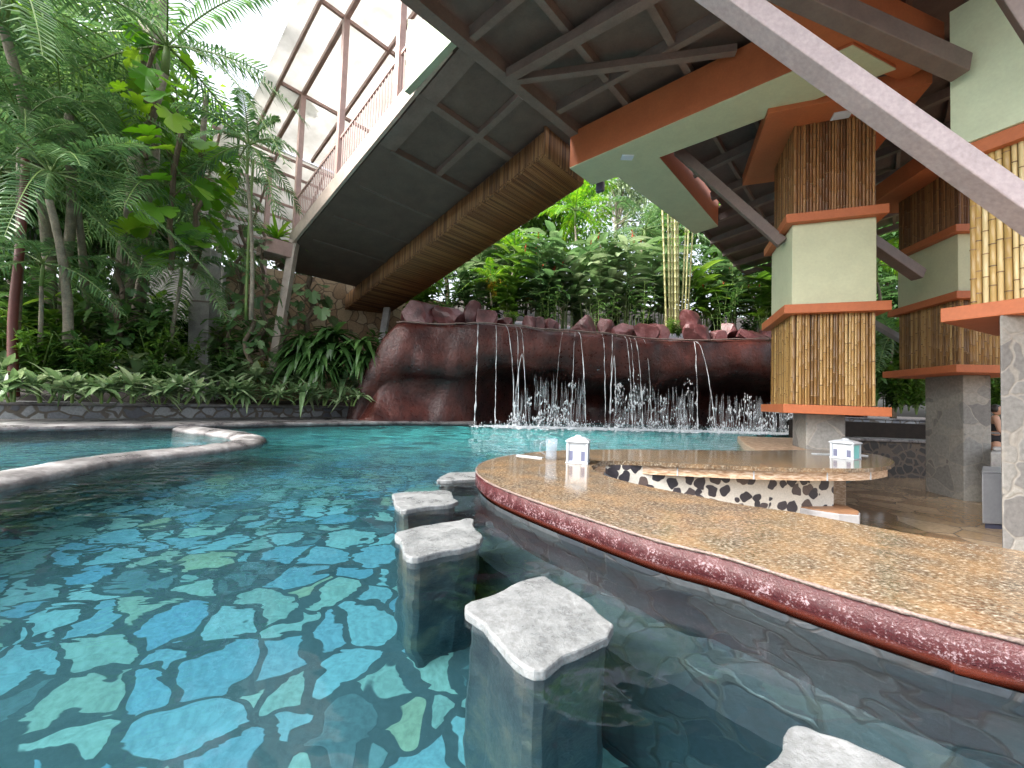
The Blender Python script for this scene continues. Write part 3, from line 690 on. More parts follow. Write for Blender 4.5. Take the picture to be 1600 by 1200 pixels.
# railing on the open edge
rl = thing('railing', RP(SL, 0), 'pinkish brown metal railing running down the open edge of the walkway', 'railing')
HR = .95
b = MB(); b.bar(RP(.25, .0, .34 + HR), RP(SL + .1, .0, .34 + HR), .05, .06); b.build('top_rail', 'pink_paint', rl)
b = MB(); b.bar(RP(.25, .0, .42), RP(SL + .1, .0, .42), .035, .035); b.build('bottom_rail', 'pink_paint', rl)
b = MB(); b.bar((0, 0, .42), (0, 0, .33 + HR), .022, .022, up=V((0, 1, 0))); p0 = b.build('baluster', 'pink_paint', rl)
nb = 58
for i in range(nb):
    o = p0 if i == 0 else p0.copy()
    if i: C.objects.link(o)
    o.matrix_parent_inverse = Matrix.Translation(rl.location).inverted(); o.location = RP(.3 + i * (SL - .25) / nb, 0)
b = MB(); q = RP(.22, .0, 0); b.bar(q + UP * .1, q + UP * 1.75, .09, .09, up=V((0, 1, 0))); b.build('end_post', 'pink_paint', rl)

# pergola roof on posts over the ramp
q1 = RP((PR(513, 300) - R00).dot(DSL), 0); q2 = RP((PR(450, 352 + 60) - R00).dot(DSL), 0)
Y1 = q1.y; t1 = PY(527, 28, Y1); hroof = t1.z - q1.z
pg = thing('pergola', q1, 'canopy of grimy translucent sheets on pinkish brown frame above the walkway', 'canopy')
def RF(s, u, off=0): return RP(s, u, hroof + off)
s1 = (q1 - R00).dot(DSL)
qq = PP(463, 140, t1, RN); s2 = (qq - RF(0, 0)).dot(DSL)
for s_ in (s1 - 2.6, s1, s2, s2 + (s2 - s1)):
    b = MB(); b.bar(RP(s_, 0, .05), RP(s_, 0, hroof), .13, .13, up=CX); b.build('post', 'pink_paint', pg)
e1 = PP(497, 6, t1, RN); uo = (e1 - RF(0, 0)).dot(CX)
send = s2 + 2.3
for u in (uo, 0, 1.15, 2.3):
    b = MB(); b.bar(RF(-1.5, u), RF(send, u), .07 if u else .10, .12); b.build('rafter', 'pink_paint', pg)
sx = s1 - 2.6
while sx < send + .2:
    b = MB(); b.bar(RF(sx, uo, .005), RF(sx, 2.3, .005), .07, .09); b.build('cross_bar', 'pink_paint', pg); sx += (s2 - s1)
b = MB(); b.slab([RF(-1.5, uo - .35, .07), RF(-1.5, 2.4, .07), RF(send + .1, 2.4, .07), RF(send + .1, uo - .35, .07)], UP * .012); b.build('roof_sheet', 'roof_sheet', pg)
# lower roof beyond, ridge slats
e2 = RF(send, uo - .9, -.1); D2 = (AX - UP * .75).normalized()
lr = thing('lower_canopy', e2, 'lower slatted canopy of translucent sheets sloping down behind the palms', 'canopy')
b = MB(); b.slab([e2, e2 + CX * 4.4, e2 + CX * 4.4 + D2 * 4.2, e2 + D2 * 4.2], UP * .02); b.build('roof_sheet', 'roof_sheet', lr)
for k in range(8):
    b = MB(); q = e2 + D2 * (.1 + k * .55) - UP * .05; b.bar(q - CX * .1, q + CX * 4.5, .06, .08); b.build('slat', 'pink_paint', lr)
b = MB()
for u in (.1, 1.6, 3.1): b.bar(e2 + CX * u - UP * .12, e2 + CX * u + D2 * 4.2 - UP * .12, .06, .08)
b.build('rafters', 'pink_paint', lr)

# slanted posts carrying the foot of the ramp
a_ = RP(SL, .0, .0)
b = MB(); b.bar(a_ + UP * .1, PY(425, 585, a_.y - .2), .2, .2, up=V((0, 1, 0))); tag(b.build('slanted_post', 'stringer_paint', bevel=.01), 'slanted weathered post propping the left edge of the walkway', 'post')
q = PZ(1315, 180, 5.735); b = MB(); b.obox(q, (V((cos(.36), -sin(.36), 0)), V((sin(.36), cos(.36), 0)), UP), (.13, .09, .012)); tag(b.build('recessed_light', 'lamp_white'), 'small square light set in the orange cap of the far left pillar', 'light')
# bamboo box beam under the ramp
BH = .50
sA = (PR(850, 222) - R00).dot(DSL) - .35; uA = (PR(850, 222) - R00).dot(CX)
BWd = (PP(917, 288, LP - UP * BH, RN) - PP(850, 247, LP - UP * BH, RN)).dot(CX)
kA = PP(850, 247, LP - UP * BH, RN); uA = (kA - R00).dot(CX); sA = (kA + UP * BH - R00).dot(DSL)
SE = 10.5
bb = thing('bamboo_box_beam', RP(sA, uA), 'long sloping box beam clad in brown bamboo under the walkway', 'beam')
b = MB(); b.slab([RP(sA + .02, uA + .03, -BH + .03), RP(sA + .02, uA + BWd - .03, -BH + .03), RP(SE, uA + BWd - .03, -BH + .03), RP(SE, uA + .03, -BH + .03)], UP * (BH + .05)); b.build('core', 'brown_steel', bb)
b = MB(); random.seed(3); s_ = sA
while s_ < SE:
    r = rnd(.013, .02); b.tube([RP(s_, uA - rnd(.02, .06), -BH - rnd(0, .01)), RP(s_, uA + BWd * .5, -BH - rnd(0, .012)), RP(s_, uA + BWd + rnd(0, .02), -BH - rnd(0, .01))], r, 6); s_ += r * 2.0
b.build('bottom_canes', 'bamboo_brown', bb, smooth=True, fixn=False)
b = MB(); s_ = sA
while s_ < SE:
    r = rnd(.016, .026); b.tube([RP(s_, uA - .005 - rnd(0, .012), .0), RP(s_, uA - .005 - rnd(0, .012), -BH - rnd(0, .06))], r, 6); s_ += r * 2.02
u_ = uA
while u_ < uA + BWd:
    r = rnd(.02, .03); b.tube([RP(sA - .02, u_, .3), RP(sA - .02, u_, -BH - rnd(-.02, .02))], r, 6); u_ += r * 2.0
s_ = sA; b2 = b
while s_ < SE:
    r = rnd(.016, .026); b.tube([RP(s_, uA + BWd + .02, .0), RP(s_, uA + BWd + .02, -BH + .02)], r, 5); s_ += r * 2.0
b.build('side_canes', 'bamboo_old', bb, smooth=True, fixn=False)
a_ = RP(8.6, uA + BWd * .8, -BH)
b = MB(); b.bar(a_, a_ + V((-.25, -.1, -2.6)), .22, .22, up=V((0, 1, 0))); tag(b.build('slanted_post', 'grey_concrete', bevel=.01), 'pale slanted post under the bamboo beam beside the red rock', 'post')
# small lamp bracket under the beam end
q = PY(938, 292, T[1].y + .1); b = MB(); b.obox(q, (AX, CX, UP), (.09, .05, .12)); b.obox(q + UP * .2, (AX, CX, UP), (.03, .03, .12)); tag(b.build('spotlight', 'dark_plastic', bevel=.01), 'small dark spotlight hanging off the left end of the cream beam', 'spotlight')

# ------------------------------------------------------------------ pillars
def canes(mb, p0, p1, z0, z1, r0=.022, nb=None):
    d = p1 - p0; L = d.length; d = d.normalized(); t = 0
    while t < L:
        r = r0 * rnd(.75, 1.2); t += r
        p = p0 + d * t; zz = z0 + rnd(0, .015); pts = []; rad = []; z = zz; nx = z + rnd(.05, .4); lean = rnd(-.008, .008)
        pts.append(V((p.x, p.y, z))); rad.append(r * .96)
        while nx < z1 - .02:
            q = p + d * lean * ((nx - z0) / (z1 - z0))
            for dz, k in ((-.012, .97), (0, 1.16), (.012, .97)): pts.append(V((q.x, q.y, nx + dz))); rad.append(r * k)
            if nb is not None: nb.tube([V((q.x, q.y, nx - .007)), V((q.x, q.y, nx + .007))], r * 1.19, 7, cap=False)
            nx += rnd(.24, .42)
        q = p + d * lean; pts.append(V((q.x, q.y, z1))); rad.append(r)
        mb.tube(pts, rad, 7, cap=False); t += r * .98
def rectc(c0, e1, w, e2, l, g=0):
    return [c0 - e1 * g - e2 * g, c0 + e1 * (w + g) - e2 * g, c0 + e1 * (w + g) + e2 * (l + g), c0 - e1 * g + e2 * (l + g)]
def pillar(name, label, corner, ang, w, l, levels, stone, cane_r=.022, matkey=None):
    e1 = V((cos(ang), -sin(ang))) ; e2 = V((sin(ang), cos(ang)))
    t = thing('pillar', (corner.x + .4, corner.y + .5, stone[3]), label, 'pillar', 'pillars of stacked bamboo and plaster blocks')
    for kind, z0, z1, g in levels:
        P = rectc(corner, e1, w, e2, l, g)
        if kind in ('bamboo', 'darkbamboo', 'litbamboo'):
            b = MB(); b.prism(rectc(corner, e1, w, e2, l, g - .03), z0 + .001, z1 - .001); b.build('bamboo_core', 'brown_steel', t)
            b = MB(); nb_ = MB()
            for i in (3, 0, 1): canes(b, P[i], P[(i + 1) % 4], z0, z1, cane_r, nb_)
            nb_.build('bamboo_joints', 'bamboo_node', t, smooth=True, fixn=False)
            b.build('bamboo_cladding', {'bamboo': 'bamboo_gold', 'darkbamboo': 'bamboo_brown', 'litbamboo': 'bamboo_lit'}[kind], t, smooth=True, fixn=False)
        else:
            b = MB(); b.prism(P, z0, z1); b.build({'orange': 'orange_ledge', 'plaster': 'plaster_block', 'green_plaster': 'plaster_block'}[kind], kind, t, bevel=.008)
    g, sw, sl_, zb, zt = stone
    c0 = corner + e1 * g + e2 * g
    b = MB(); b.prism(rectc(c0, e1, sw, e2, sl_), zb, zt); b.build('stone_base', 'grey_flagstone', t, bevel=.015)
    return t, e1, e2
random.seed(77)
c1 = xy(PY(1238, 560, 6.9)); k1 = 6.9 / F
def z1f(y): return .8 + (641 - y) * k1
ca1 = radians(20.7)
pillar('pillar', 'far left pillar rising behind the counter, cream plaster block between two bamboo blocks', c1, ca1, 1.12, 1.4,
       [('orange', z1f(645), z1f(631.5), .16), ('bamboo', z1f(631.5), z1f(491), .0), ('orange', z1f(491), z1f(477), .16), ('plaster', z1f(477), z1f(347), .02), ('orange', z1f(347), z1f(333), .14), ('darkbamboo', z1f(333), 5.75, -.02), ('orange', 5.75, 6.0, .5)], (.28, .56, .8, .13, z1f(645)))
ca2 = radians(9.5); c2 = xy(PY(1498, 560, 7.3)); k2 = 7.3 / F
def z2f(y): return .8 + (650 - y) * k2
pillar('pillar', 'middle pillar on a tall grey stone base, behind and left of the nearest one', c2, ca2, 1.1, 1.42,
       [('orange', z2f(582), z2f(570), .18), ('bamboo', z2f(570), z2f(466), -.02), ('orange', z2f(466), z2f(454), .12), ('plaster', z2f(454), z2f(360), .0), ('orange', z2f(360), z2f(348), .12), ('darkbamboo', z2f(348), 5.4, -.02), ('orange', 5.4, 5.75, .5)], (.32, .44, .85, -.76, z2f(582)))
# nearest pillar: its long face looks to the left
c3 = xy(PY(1510, 400, 5.15)); ca3 = radians(65)
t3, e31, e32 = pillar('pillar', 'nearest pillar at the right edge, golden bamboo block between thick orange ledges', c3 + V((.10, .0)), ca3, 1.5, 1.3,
       [('orange', 2.02, 2.2, .24), ('litbamboo', 2.2, 4.14, .0), ('orange', 4.14, 4.32, .12), ('green_plaster', 4.32, 6.2, .16)], (.2, .5, .5, -.76, 1.0), .03)
# its stone pier faces the viewer more squarely
for o in list(bpy.data.objects):
    if o.parent == t3 and o.name.startswith('stone_base'): bpy.data.objects.remove(o)
pc = xy(PY(1566, 855, 4.78)); b = MB(); b.prism([pc, pc + V((.9, -.12)), pc + V((1.95, .7)), pc + V((1.08, .85))], -.76, 2.03); b.build('stone_base', 'grey_flagstone', t3, bevel=.03)

# orange fascia and second beam above the pillars
b = MB(); g0 = PZ(1235, 20, 6.3); b.bar(PZ(1210, -20, 6.15), PZ(1480, -15, 6.15) + V((.6, .9, 0)), .5, .5); q = PY(1475, 30, 6.6); 
tag(b.build('fascia_beam', 'orange', bevel=.01), 'orange beam along the top edge between the pale brace and the nearest pillar', 'beam')
def sbar(name, pa_, pb_, w, h, mat, label, cat, roll=0, bev=.01, up=UP):
    b = MB(); b.bar(pa_, pb_, w, h, up=up); return tag(b.build(name, mat, bevel=bev), label, cat)
sbar('steel_brace', PY(1075, -45, 3.5), PY(1680, 385, 3.15), .19, .175, 'pale_beam', 'pale pinkish box section brace crossing diagonally in front of the pillars', 'brace')
sbar('steel_beam', PY(1190, -35, 4.6), PY(1503, 106, 5.05), .20, .25, 'brown_steel', 'dark brown box beam ending against the plaster of the nearest pillar', 'beam')
sbar('steel_brace', PY(1560, -60, 3.4), PY(1640, 60, 3.2), .18, .2, 'brown_steel', 'short grey brown brace cut off by the top right corner', 'brace')

# pitched roof behind, with rafters
EA = PZ(1078, 356, 5.86); EB = PZ(1260, 470, 5.5)
rf = thing('pavilion_roof', EA, 'dark brown boarded roof with rafters sheltering the pillars behind the cream beam', 'roof')
def rz(p): return 6.28 + .16 * max(0, (xy(p) - xy(EA)).dot(-xy(AX)))
EA = T[3] + CX * .06
NA = -AX
rpoly = [EA, EA + CX * 5.6, EA + CX * 5.6 + NA * 9, T[5] + NA * 8, T[5] + NA * .08, T[4] + NA * .08, T[4] + CX * .06]
b = MB(); b.slab([V((p.x, p.y, rz(p))) for p in rpoly], UP * .06); b.build('roof_boards', 'roof_brown', rf)
for k in range(2, 13):
    q = EA + NA * (k * .72 + .02); mb = MB(); clipbar(mb, q, CX, rpoly, .07, .1, rz(q) - .05)
    if mb.v: mb.build('purlin', 'ceiling_beam', rf)
for k in range(-2, 5):
    q = EA + CX * (.1 + k * 1.35)
    if k < 0: q = q + NA * ((T[4] - EA).dot(NA) + .12)
    e_ = EA + CX * (.1 + k * 1.35) + NA * 8
    b = MB(); b.bar((q.x, q.y, rz(q) - .19), (e_.x, e_.y, rz(e_) - .19), .13, .18); b.build('rafter', 'brown_steel', rf)
b = MB(); q = EA + CX * 5.6; b.bar((EA.x, EA.y, 6.24), (q.x, q.y, 6.24), .06, .2); b.build('eave_board', 'roof_brown', rf)
def strut(x0, y0, Y0, x1, y1, Y1, w, mat, lab): sbar('steel_strut', PY(x0, y0, Y0), PY(x1, y1, Y1), w, w, mat, lab, 'strut')
strut(1058, 235, 8.2, 1222, 380, 7.3, .17, 'brown_steel', 'long dark strut running from the cream beam down to the far left pillar')
strut(1352, 372, 7.4, 1436, 430, 7.6, .2, 'brown_steel', 'thick dark strut poking out between the far left and middle pillars')
strut(1355, 500, 8.6, 1425, 540, 8.9, .12, 'grey_metal', 'thin grey strut low between the far left and middle pillars')
strut(1560, 40, 6, 1330, 170, 9, .14, 'brown_steel', 'dark strut under the roof, behind the pale diagonal brace')

# ------------------------------------------------------------------ bar side: far kerbs, bench, cabinet, concrete seat
fk = thing('far_terrace', PZ(1380, 690, 0), 'low terrace of dark stone with pale grey stone copings behind the bar', 'terrace')
def lvl(x0, x1, yt, z, depth, th, mat, name, zb=None, m2='dark_mortar_wall'):
    p, q = PZ(x0, yt, z), PZ(x1, yt + (x1 - x0) * .036, z); nrm = V((-(q - p).y, (q - p).x, 0)).normalized(); nrm = nrm if nrm.y > 0 else -nrm
    b = MB(); b.prism([xy(p), xy(q), xy(q + nrm * depth), xy(p + nrm * depth)], z - th, z); b.build(name, mat, fk, bevel=.02)
    if zb is not None:
        b = MB(); i_ = nrm * .06; b.prism([xy(p + i_), xy(q + i_), xy(q + nrm * depth), xy(p + nrm * depth)], zb, z - th - .001); b.build(name + '_wall', m2, fk)
lvl(1300, 1700, 683, .185, .55, .07, 'wet_kerb', 'near_coping', -.76)
lvl(1290, 1760, 663, .40, .5, .06, 'wet_kerb', 'middle_coping', -.2, 'pool_wall')
lvl(1285, 1800, 650, .66, .45, .06, 'wet_kerb', 'upper_coping', -.2, 'kerb_wall')
# bench
zb_ = -.30; bp = [PZ(x, y, zb_) for x, y in [(1233, 785), (1256, 782), (1290, 784), (1322, 790), (1342, 799), (1341, 803), (1310, 801), (1270, 795), (1238, 789)]]
bn = thing('bench', PZ(1290, 795, -.75), 'small bench with brown seat and white painted edge against the dark spotted wall', 'bench')
cb = sum(bp, V((0, 0, 0))) / len(bp)
b = MB(); b.prism([xy(cb + (p - cb) * 1.04) for p in bp], -.42, zb_ - .012); b.build('seat_edge', 'painted_edge', bn, bevel=.01)
b = MB(); b.prism([xy(p) for p in bp], zb_ - .011, zb_); b.build('seat_top', 'seat_wood', bn)
b = MB(); b.prism([xy(cb + (p - cb) * .6) for p in bp], -.75, -.42); b.build('support', 'grey_concrete', bn)
# grey cabinet and concrete armchair-like block beyond
q = xy(PZ(1535, 826, -.75)); cbn = thing('metal_cabinet', (q.x, q.y, -.75), 'plain grey metal cabinet standing on the wet floor beside the nearest pillar', 'cabinet')
b = MB(); b.prism([q, q + V((.6, -.05)), q + V((1.3, .55)), q + V((.72, .6))], -.68, .02); b.build('cabinet_body', 'grey_metal', cbn, bevel=.015)
b = MB(); b.prism([q + V((.06, .02)), q + V((.58, -.02)), q + V((1.24, .52)), q + V((.74, .56))], -.749, -.681); b.build('plinth', 'dark_plastic', cbn)
b = MB(); b.prism([q + V((.0, .0)), q + V((.61, -.055)), q + V((1.31, .56)), q + V((.72, .61))], .021, .045); b.build('lid', 'grey_metal', cbn, bevel=.008)
q = xy(PY(1548, 730, 7.2)); b = MB(); b.prism([q, q + V((.6, 0)), q + V((1.1, .45)), q + V((.52, .45))], -.75, .2)
b.prism([q + V((.16, .1)), q + V((.7, .1)), q + V((1.0, .4)), q + V((.5, .4))], .2, .27)
tag(b.build('concrete_block', 'grey_concrete', bevel=.05), 'rounded concrete block behind the grey metal cabinet', 'concrete block')

# napkin boxes shaped like little kiosks
def kiosk(px, py, w, h, ang, teal, label, domed):
    k = PZ(px, py, ZC); t = thing('napkin_box', k, label, 'napkin box', 'white napkin boxes on the counter')
    e1 = V((cos(ang), sin(ang))); e2 = V((-sin(ang), cos(ang))); o = xy(k) + e2 * w * .45
    def R(s, z0, z1, name, mat, bev=.003, cx=0, cy=0, sx=1, sy=1):
        c = o + e1 * cx + e2 * cy; hx, hy = w / 2 * s * sx, w / 2 * s * sy
        b = MB(); b.prism([c - e1 * hx - e2 * hy, c + e1 * hx - e2 * hy, c + e1 * hx + e2 * hy, c - e1 * hx + e2 * hy], ZC + z0, ZC + z1); return b.build(name, mat, t, bevel=bev)
    R(1, .001, .012, 'base', 'white_plastic'); R(.82, .0125, h * .74, 'body', 'white_plastic')
    for cx, cy in ((-1, -1), (1, -1), (1, 1), (-1, 1)): R(.09, .0125, h * .75, 'corner_post', 'white_plastic', .002, cx * w * .43, cy * w * .43)
    for cx in (-.27, .27): R(.16, .03, h * .45, 'slot', 'dark_plastic', 0, cx * w, -w * .41, 1, .12)
    R(.34, .02, h * .6, 'door', 'white_plastic', .002, 0, -w * .415, 1, .08)
    if teal: R(.08, .014, h * .68, 'side_panel', 'teal_plastic', 0, w * .415, 0, .3, 9)
    b = MB(); z0 = ZC + h * .75; hs_ = w * .52; c = [o - e1 * hs_ - e2 * hs_, o + e1 * hs_ - e2 * hs_, o + e1 * hs_ + e2 * hs_, o - e1 * hs_ + e2 * hs_]
    i_ = [o + (p - o) * .32 for p in c]; vs = [(p.x, p.y, z0) for p in c] + [(p.x, p.y, z0 + .015) for p in c] + [(o.x + (p.x - o.x) * .7, o.y + (p.y - o.y) * .7, z0 + h * .13) for p in c] + [(p.x, p.y, ZC + h * .93) for p in i_]
    b.add(vs, [(3, 2, 1, 0), (12, 13, 14, 15)] + [(k_ * 4 + i, k_ * 4 + (i + 1) % 4, (k_ + 1) * 4 + (i + 1) % 4, (k_ + 1) * 4 + i) for k_ in range(3) for i in range(4)]); b.build('roof', 'white_plastic', t, bevel=.004)
    b = MB(); b.tube([(o.x, o.y, ZC + h * .925), (o.x, o.y, ZC + h * .99)], [w * .17, w * .12], 12); b.build('roof_cap', 'white_plastic', t, smooth=False)
kiosk(901, 725, .225, .285, radians(-16), False, 'white kiosk-shaped napkin box beside the clear glass jug on the counter', True)
kiosk(1315, 717, .27, .27, radians(-58), True, 'white napkin box with teal side panel near the right end of the counter', False)
k = PZ(861, 718, ZC); b = MB(); ring = [(.055, 0), (.062, .02), (.058, .12), (.07, .22), (.068, .22), (.055, .12), (.05, .03)]; n = 20; vs = []
for r, z in ring: vs += [(k.x + r * cos(2 * pi * i / n), k.y + r * sin(2 * pi * i / n), ZC + .001 + z) for i in range(n)]
b.add(vs, [(j * n + i, j * n + (i + 1) % n, (j + 1) * n + (i + 1) % n, (j + 1) * n + i) for j in range(len(ring) - 1) for i in range(n)])
gj = thing('glass_jug', k, 'clear glass jug standing on the rounded end of the counter', 'jug'); b.build('jug_body', 'clear_glass', gj, smooth=True)
b = MB(); b.tube([V((k.x - .07, k.y, ZC + .19)), V((k.x - .12, k.y, ZC + .17)), V((k.x - .12, k.y, ZC + .08)), V((k.x - .06, k.y, ZC + .05))], .008, 6); b.build('handle', 'clear_glass', gj, smooth=True)
b = MB(); q0, q1_ = PZ(808, 711, ZC + .006), PZ(848, 715.5, ZC + .006); b.bar(q0, q1_, .05, .01); tag(b.build('menu_card', 'white_plastic', bevel=.002), 'flat white menu card lying left of the glass jug', 'menu card')
q0, q1_ = PZ(1272, 709, ZC + .006), PZ(1352, 711.5, ZC + .006); b = MB(); b.bar(q0, q1_, .1, .01); tag(b.build('menu_card', 'white_plastic', bevel=.002), 'flat white card lying under the teal sided napkin box', 'menu card')

# ------------------------------------------------------------------ vegetation
def leafq(mb, p, d, side, L, W, droop=.3, seg=3, fold=.25, prof=None, wav=0):
    d = d.normalized(); side = (side - d * side.dot(d)).normalized(); nrm = side.cross(d)
    if nrm.z < 0: nrm = -nrm
    vs = []; m = seg + 1
    for i in range(m):
        t = i / seg; w = (prof[i] if prof else sin(pi * min(1, .08 + .92 * t) ** .75 if t < 1 else pi)) * W * .5
        c = p + d * (L * t) - V((0, 0, 1)) * (droop * L * t * t)
        w = max(w, .0); up = nrm * (fold * w + wav * W * ((-1) ** i))
        vs += [c + side * w + up, c, c - side * w + up]
    fs = []
    for i in range(seg):
        a_ = i * 3; fs += [(a_, a_ + 1, a_ + 4, a_ + 3), (a_ + 1, a_ + 2, a_ + 5, a_ + 4)]
    mb.add(vs, fs)
def rib(mb, p, d, side, L, W, droop=.3):    # narrow leaflet, one quad and one triangle
    d = d.normalized(); side = side.normalized(); g = V((0, 0, 1))
    m_ = p + d * L * .5 - g * droop * L * .2; e = p + d * L * .95 - g * droop * L
    mb.add([p + side * W * .2, p - side * W * .2, m_ - side * W * .5, m_ + side * W * .5, e], [(0, 1, 2, 3), (3, 2, 4)])
def frond(mb, p, d, L, droop=.5, n=34, lw=.035, ll=.42, stem=None, vee=.35):
    pts = []; d = d.normalized(); g = V((0, 0, 1)); hd = V((d.x, d.y, 0)).normalized() if abs(d.z) < .99 else V((1, 0, 0)); side = hd.cross(g)
    P = lambda t: p + d * (L * t) - g * (droop * L * t * t)
    K = 10
    if stem is not None: stem.tube([P(i / K) for i in range(K + 1)], [.014 * (1 - .8 * i / K) + .002 for i in range(K + 1)], 4, cap=False)
    for i in range(n):
        t = .14 + .86 * i / (n - 1); q = P(t); T_ = (P(min(t + .02, 1.01)) - P(t - .02)).normalized()
        l = ll * (sin(pi * (.12 + .83 * t)) ** .6) * rnd(.85, 1.1); nr = side.cross(T_)
        for s_ in (-1, 1):
            dd = (side * s_ * .85 + T_ * rnd(.45, .75) + nr * vee * (1 if nr.z > 0 else -1))
            rib(mb, q, dd, T_, l, lw, rnd(.35, .75))
def rdir(el, az): return V((cos(az) * cos(el), sin(az) * cos(el), sin(el)))
def root(name, cat): return tag(bpy.data.objects.new(name, None), None, cat)
def mk(name, cat):
    o = root(name, cat); C.objects.link(o); o.empty_display_size = .1; return o
PROTO = []
def palm(seed, h, nf, L, leafm='leaf_palm', trunk='pale_bark', tr=.06, el0=.9, el1=-.25, ll=.45, n=34, shaft=True, lw=.04):
    random.seed(seed); t = mk('palm_tree', 'palm'); b = MB(); bx, by = rnd(-.15, .15) * h, rnd(-.15, .15) * h
    pts = [V((bx * (k / 8) ** 2, by * (k / 8) ** 2, h * k / 8)) for k in range(9)]
    b.tube(pts, [tr * (1.25 - .45 * k / 8) * (1.06 if k % 2 else 1) for k in range(9)], 9); b.build('trunk', trunk, t, smooth=True)
    top = pts[-1]
    if shaft:
        b = MB(); b.tube([top, top + V((0, 0, .3)), top + V((0, 0, .55))], [tr * .85, tr * .9, tr * .4], 9); b.build('crownshaft', 'green_stem', t, smooth=True); top = top + V((0, 0, .45))
    b = MB(); st = MB()
    for k in range(nf):
        az = k * 2.4 + rnd(-.2, .2); f_ = k / max(nf - 1, 1); el = el0 + (el1 - el0) * f_ + rnd(-.1, .1)
        frond(b, top, rdir(el, az), L * rnd(.85, 1.1), .35 + .35 * f_, n, lw, ll, st)
    b.build('fronds', leafm, t, fixn=False); st.build('frond_stems', 'green_stem', t, fixn=False)
    return t
def broad(seed, n, H, L, W, leafm='leaf_mid', stems=5, name='shrub', cat='shrub', spread=.5, droop=.3, seg=3):
    random.seed(seed); t = mk(name, cat); b = MB(); st = MB()
    for s_ in range(stems):
        az = rnd(0, 6.28); tip = V((cos(az) * spread * rnd(.2, 1), sin(az) * spread * rnd(.2, 1), H * rnd(.6, 1)))
        pts = [V((tip.x * (k / 5) ** 1.5, tip.y * (k / 5) ** 1.5, tip.z * k / 5)) for k in range(6)]
        st.tube(pts, [.016 * (1 - .12 * k) for k in range(6)], 5, cap=False)
        for i in range(n // stems):
            u_ = rnd(.25, 1); q = V((tip.x * u_ ** 1.5, tip.y * u_ ** 1.5, tip.z * u_)); a2 = rnd(0, 6.28); d = rdir(rnd(-.3, .9), a2)
            q = q + rdir(0, a2) * .04
            leafq(b, q, d, d.cross(UP), L * rnd(.6, 1.15), W * rnd(.7, 1.1), rnd(.1, .1 + droop), seg)
    b.build('leaves', leafm, t, fixn=False); st.build('stems', 'green_stem', t, fixn=False); return t
def ginger(seed, ns, H, leafm='leaf_ginger', L=1.0, W=.27, flower=True, lean=.35):
    random.seed(seed); t = mk('ginger_plant', 'ginger plant'); b = MB(); st = MB(); fl = MB()
    for s_ in range(ns):
        az = rnd(0, 6.28); r0 = rnd(0, .35); base = V((cos(az) * r0, sin(az) * r0, 0)); h = H * rnd(.55, 1.05); le = rnd(.05, lean) * h; az2 = az + rnd(-.7, .7)
        P = lambda u_: base + V((cos(az2) * le * u_ ** 2, sin(az2) * le * u_ ** 2, h * u_ - .12 * h * u_ ** 3))
        st.tube([P(k / 6) for k in range(7)], [.017 * (1 - .1 * k) for k in range(7)], 5, cap=False)
        T_ = rdir(0, az2 + pi / 2); nl = int(h * 4.2)
        for i in range(nl):
            u_ = .3 + .7 * i / nl; sgn_ = 1 if i % 2 else -1; d = (T_ * sgn_ + UP * rnd(.25, .7) + V((rnd(-.35, .35), rnd(-.35, .35), 0)))
            leafq(b, P(u_), d, d.cross(UP + T_ * .3), L * rnd(.75, 1.15), W * rnd(.85, 1.15), rnd(.25, .6), 4, .3)
        if flower and s_ % 3 == 0:
            q = P(1.0); fl = MB()
            for k in range(10):
                d = rdir(rnd(.2, 1.2), rnd(0, 6.28)); leafq(fl, q + UP * (.025 * k), d, d.cross(UP), .08, .04, .1, 2)
            fl.build('flower', 'flower_red', t, fixn=False)
    b.build('leaves', leafm, t, fixn=False); st.build('stems', 'green_stem', t, fixn=False)
    return t
def rosette(seed, n, L, W, leafm, name, cat, el=(.0, 1.2), droop=.5, h=.25, heads=3):
    random.seed(seed); t = mk(name, cat); b = MB(); st = MB()
    for hd in range(heads):
        c = V((rnd(-.16, .16) * (heads > 1), rnd(-.12, .12) * (heads > 1), h * rnd(.5, 1.1))); st.tube([V((c.x * .4, c.y * .4, 0)), c], [.016, .012], 5)
        for i in range(n):
            d = rdir(rnd(*el), i * 2.4 + rnd(-.3, .3)); leafq(b, c - UP * .06 * (i / n), d, d.cross(UP), L * rnd(.7, 1.1), W * rnd(.8, 1.1), rnd(.3, 1) * droop, 4, .3)
    b.build('leaves', leafm, t, fixn=False); st.build('stems', 'green_stem', t, fixn=False); return t
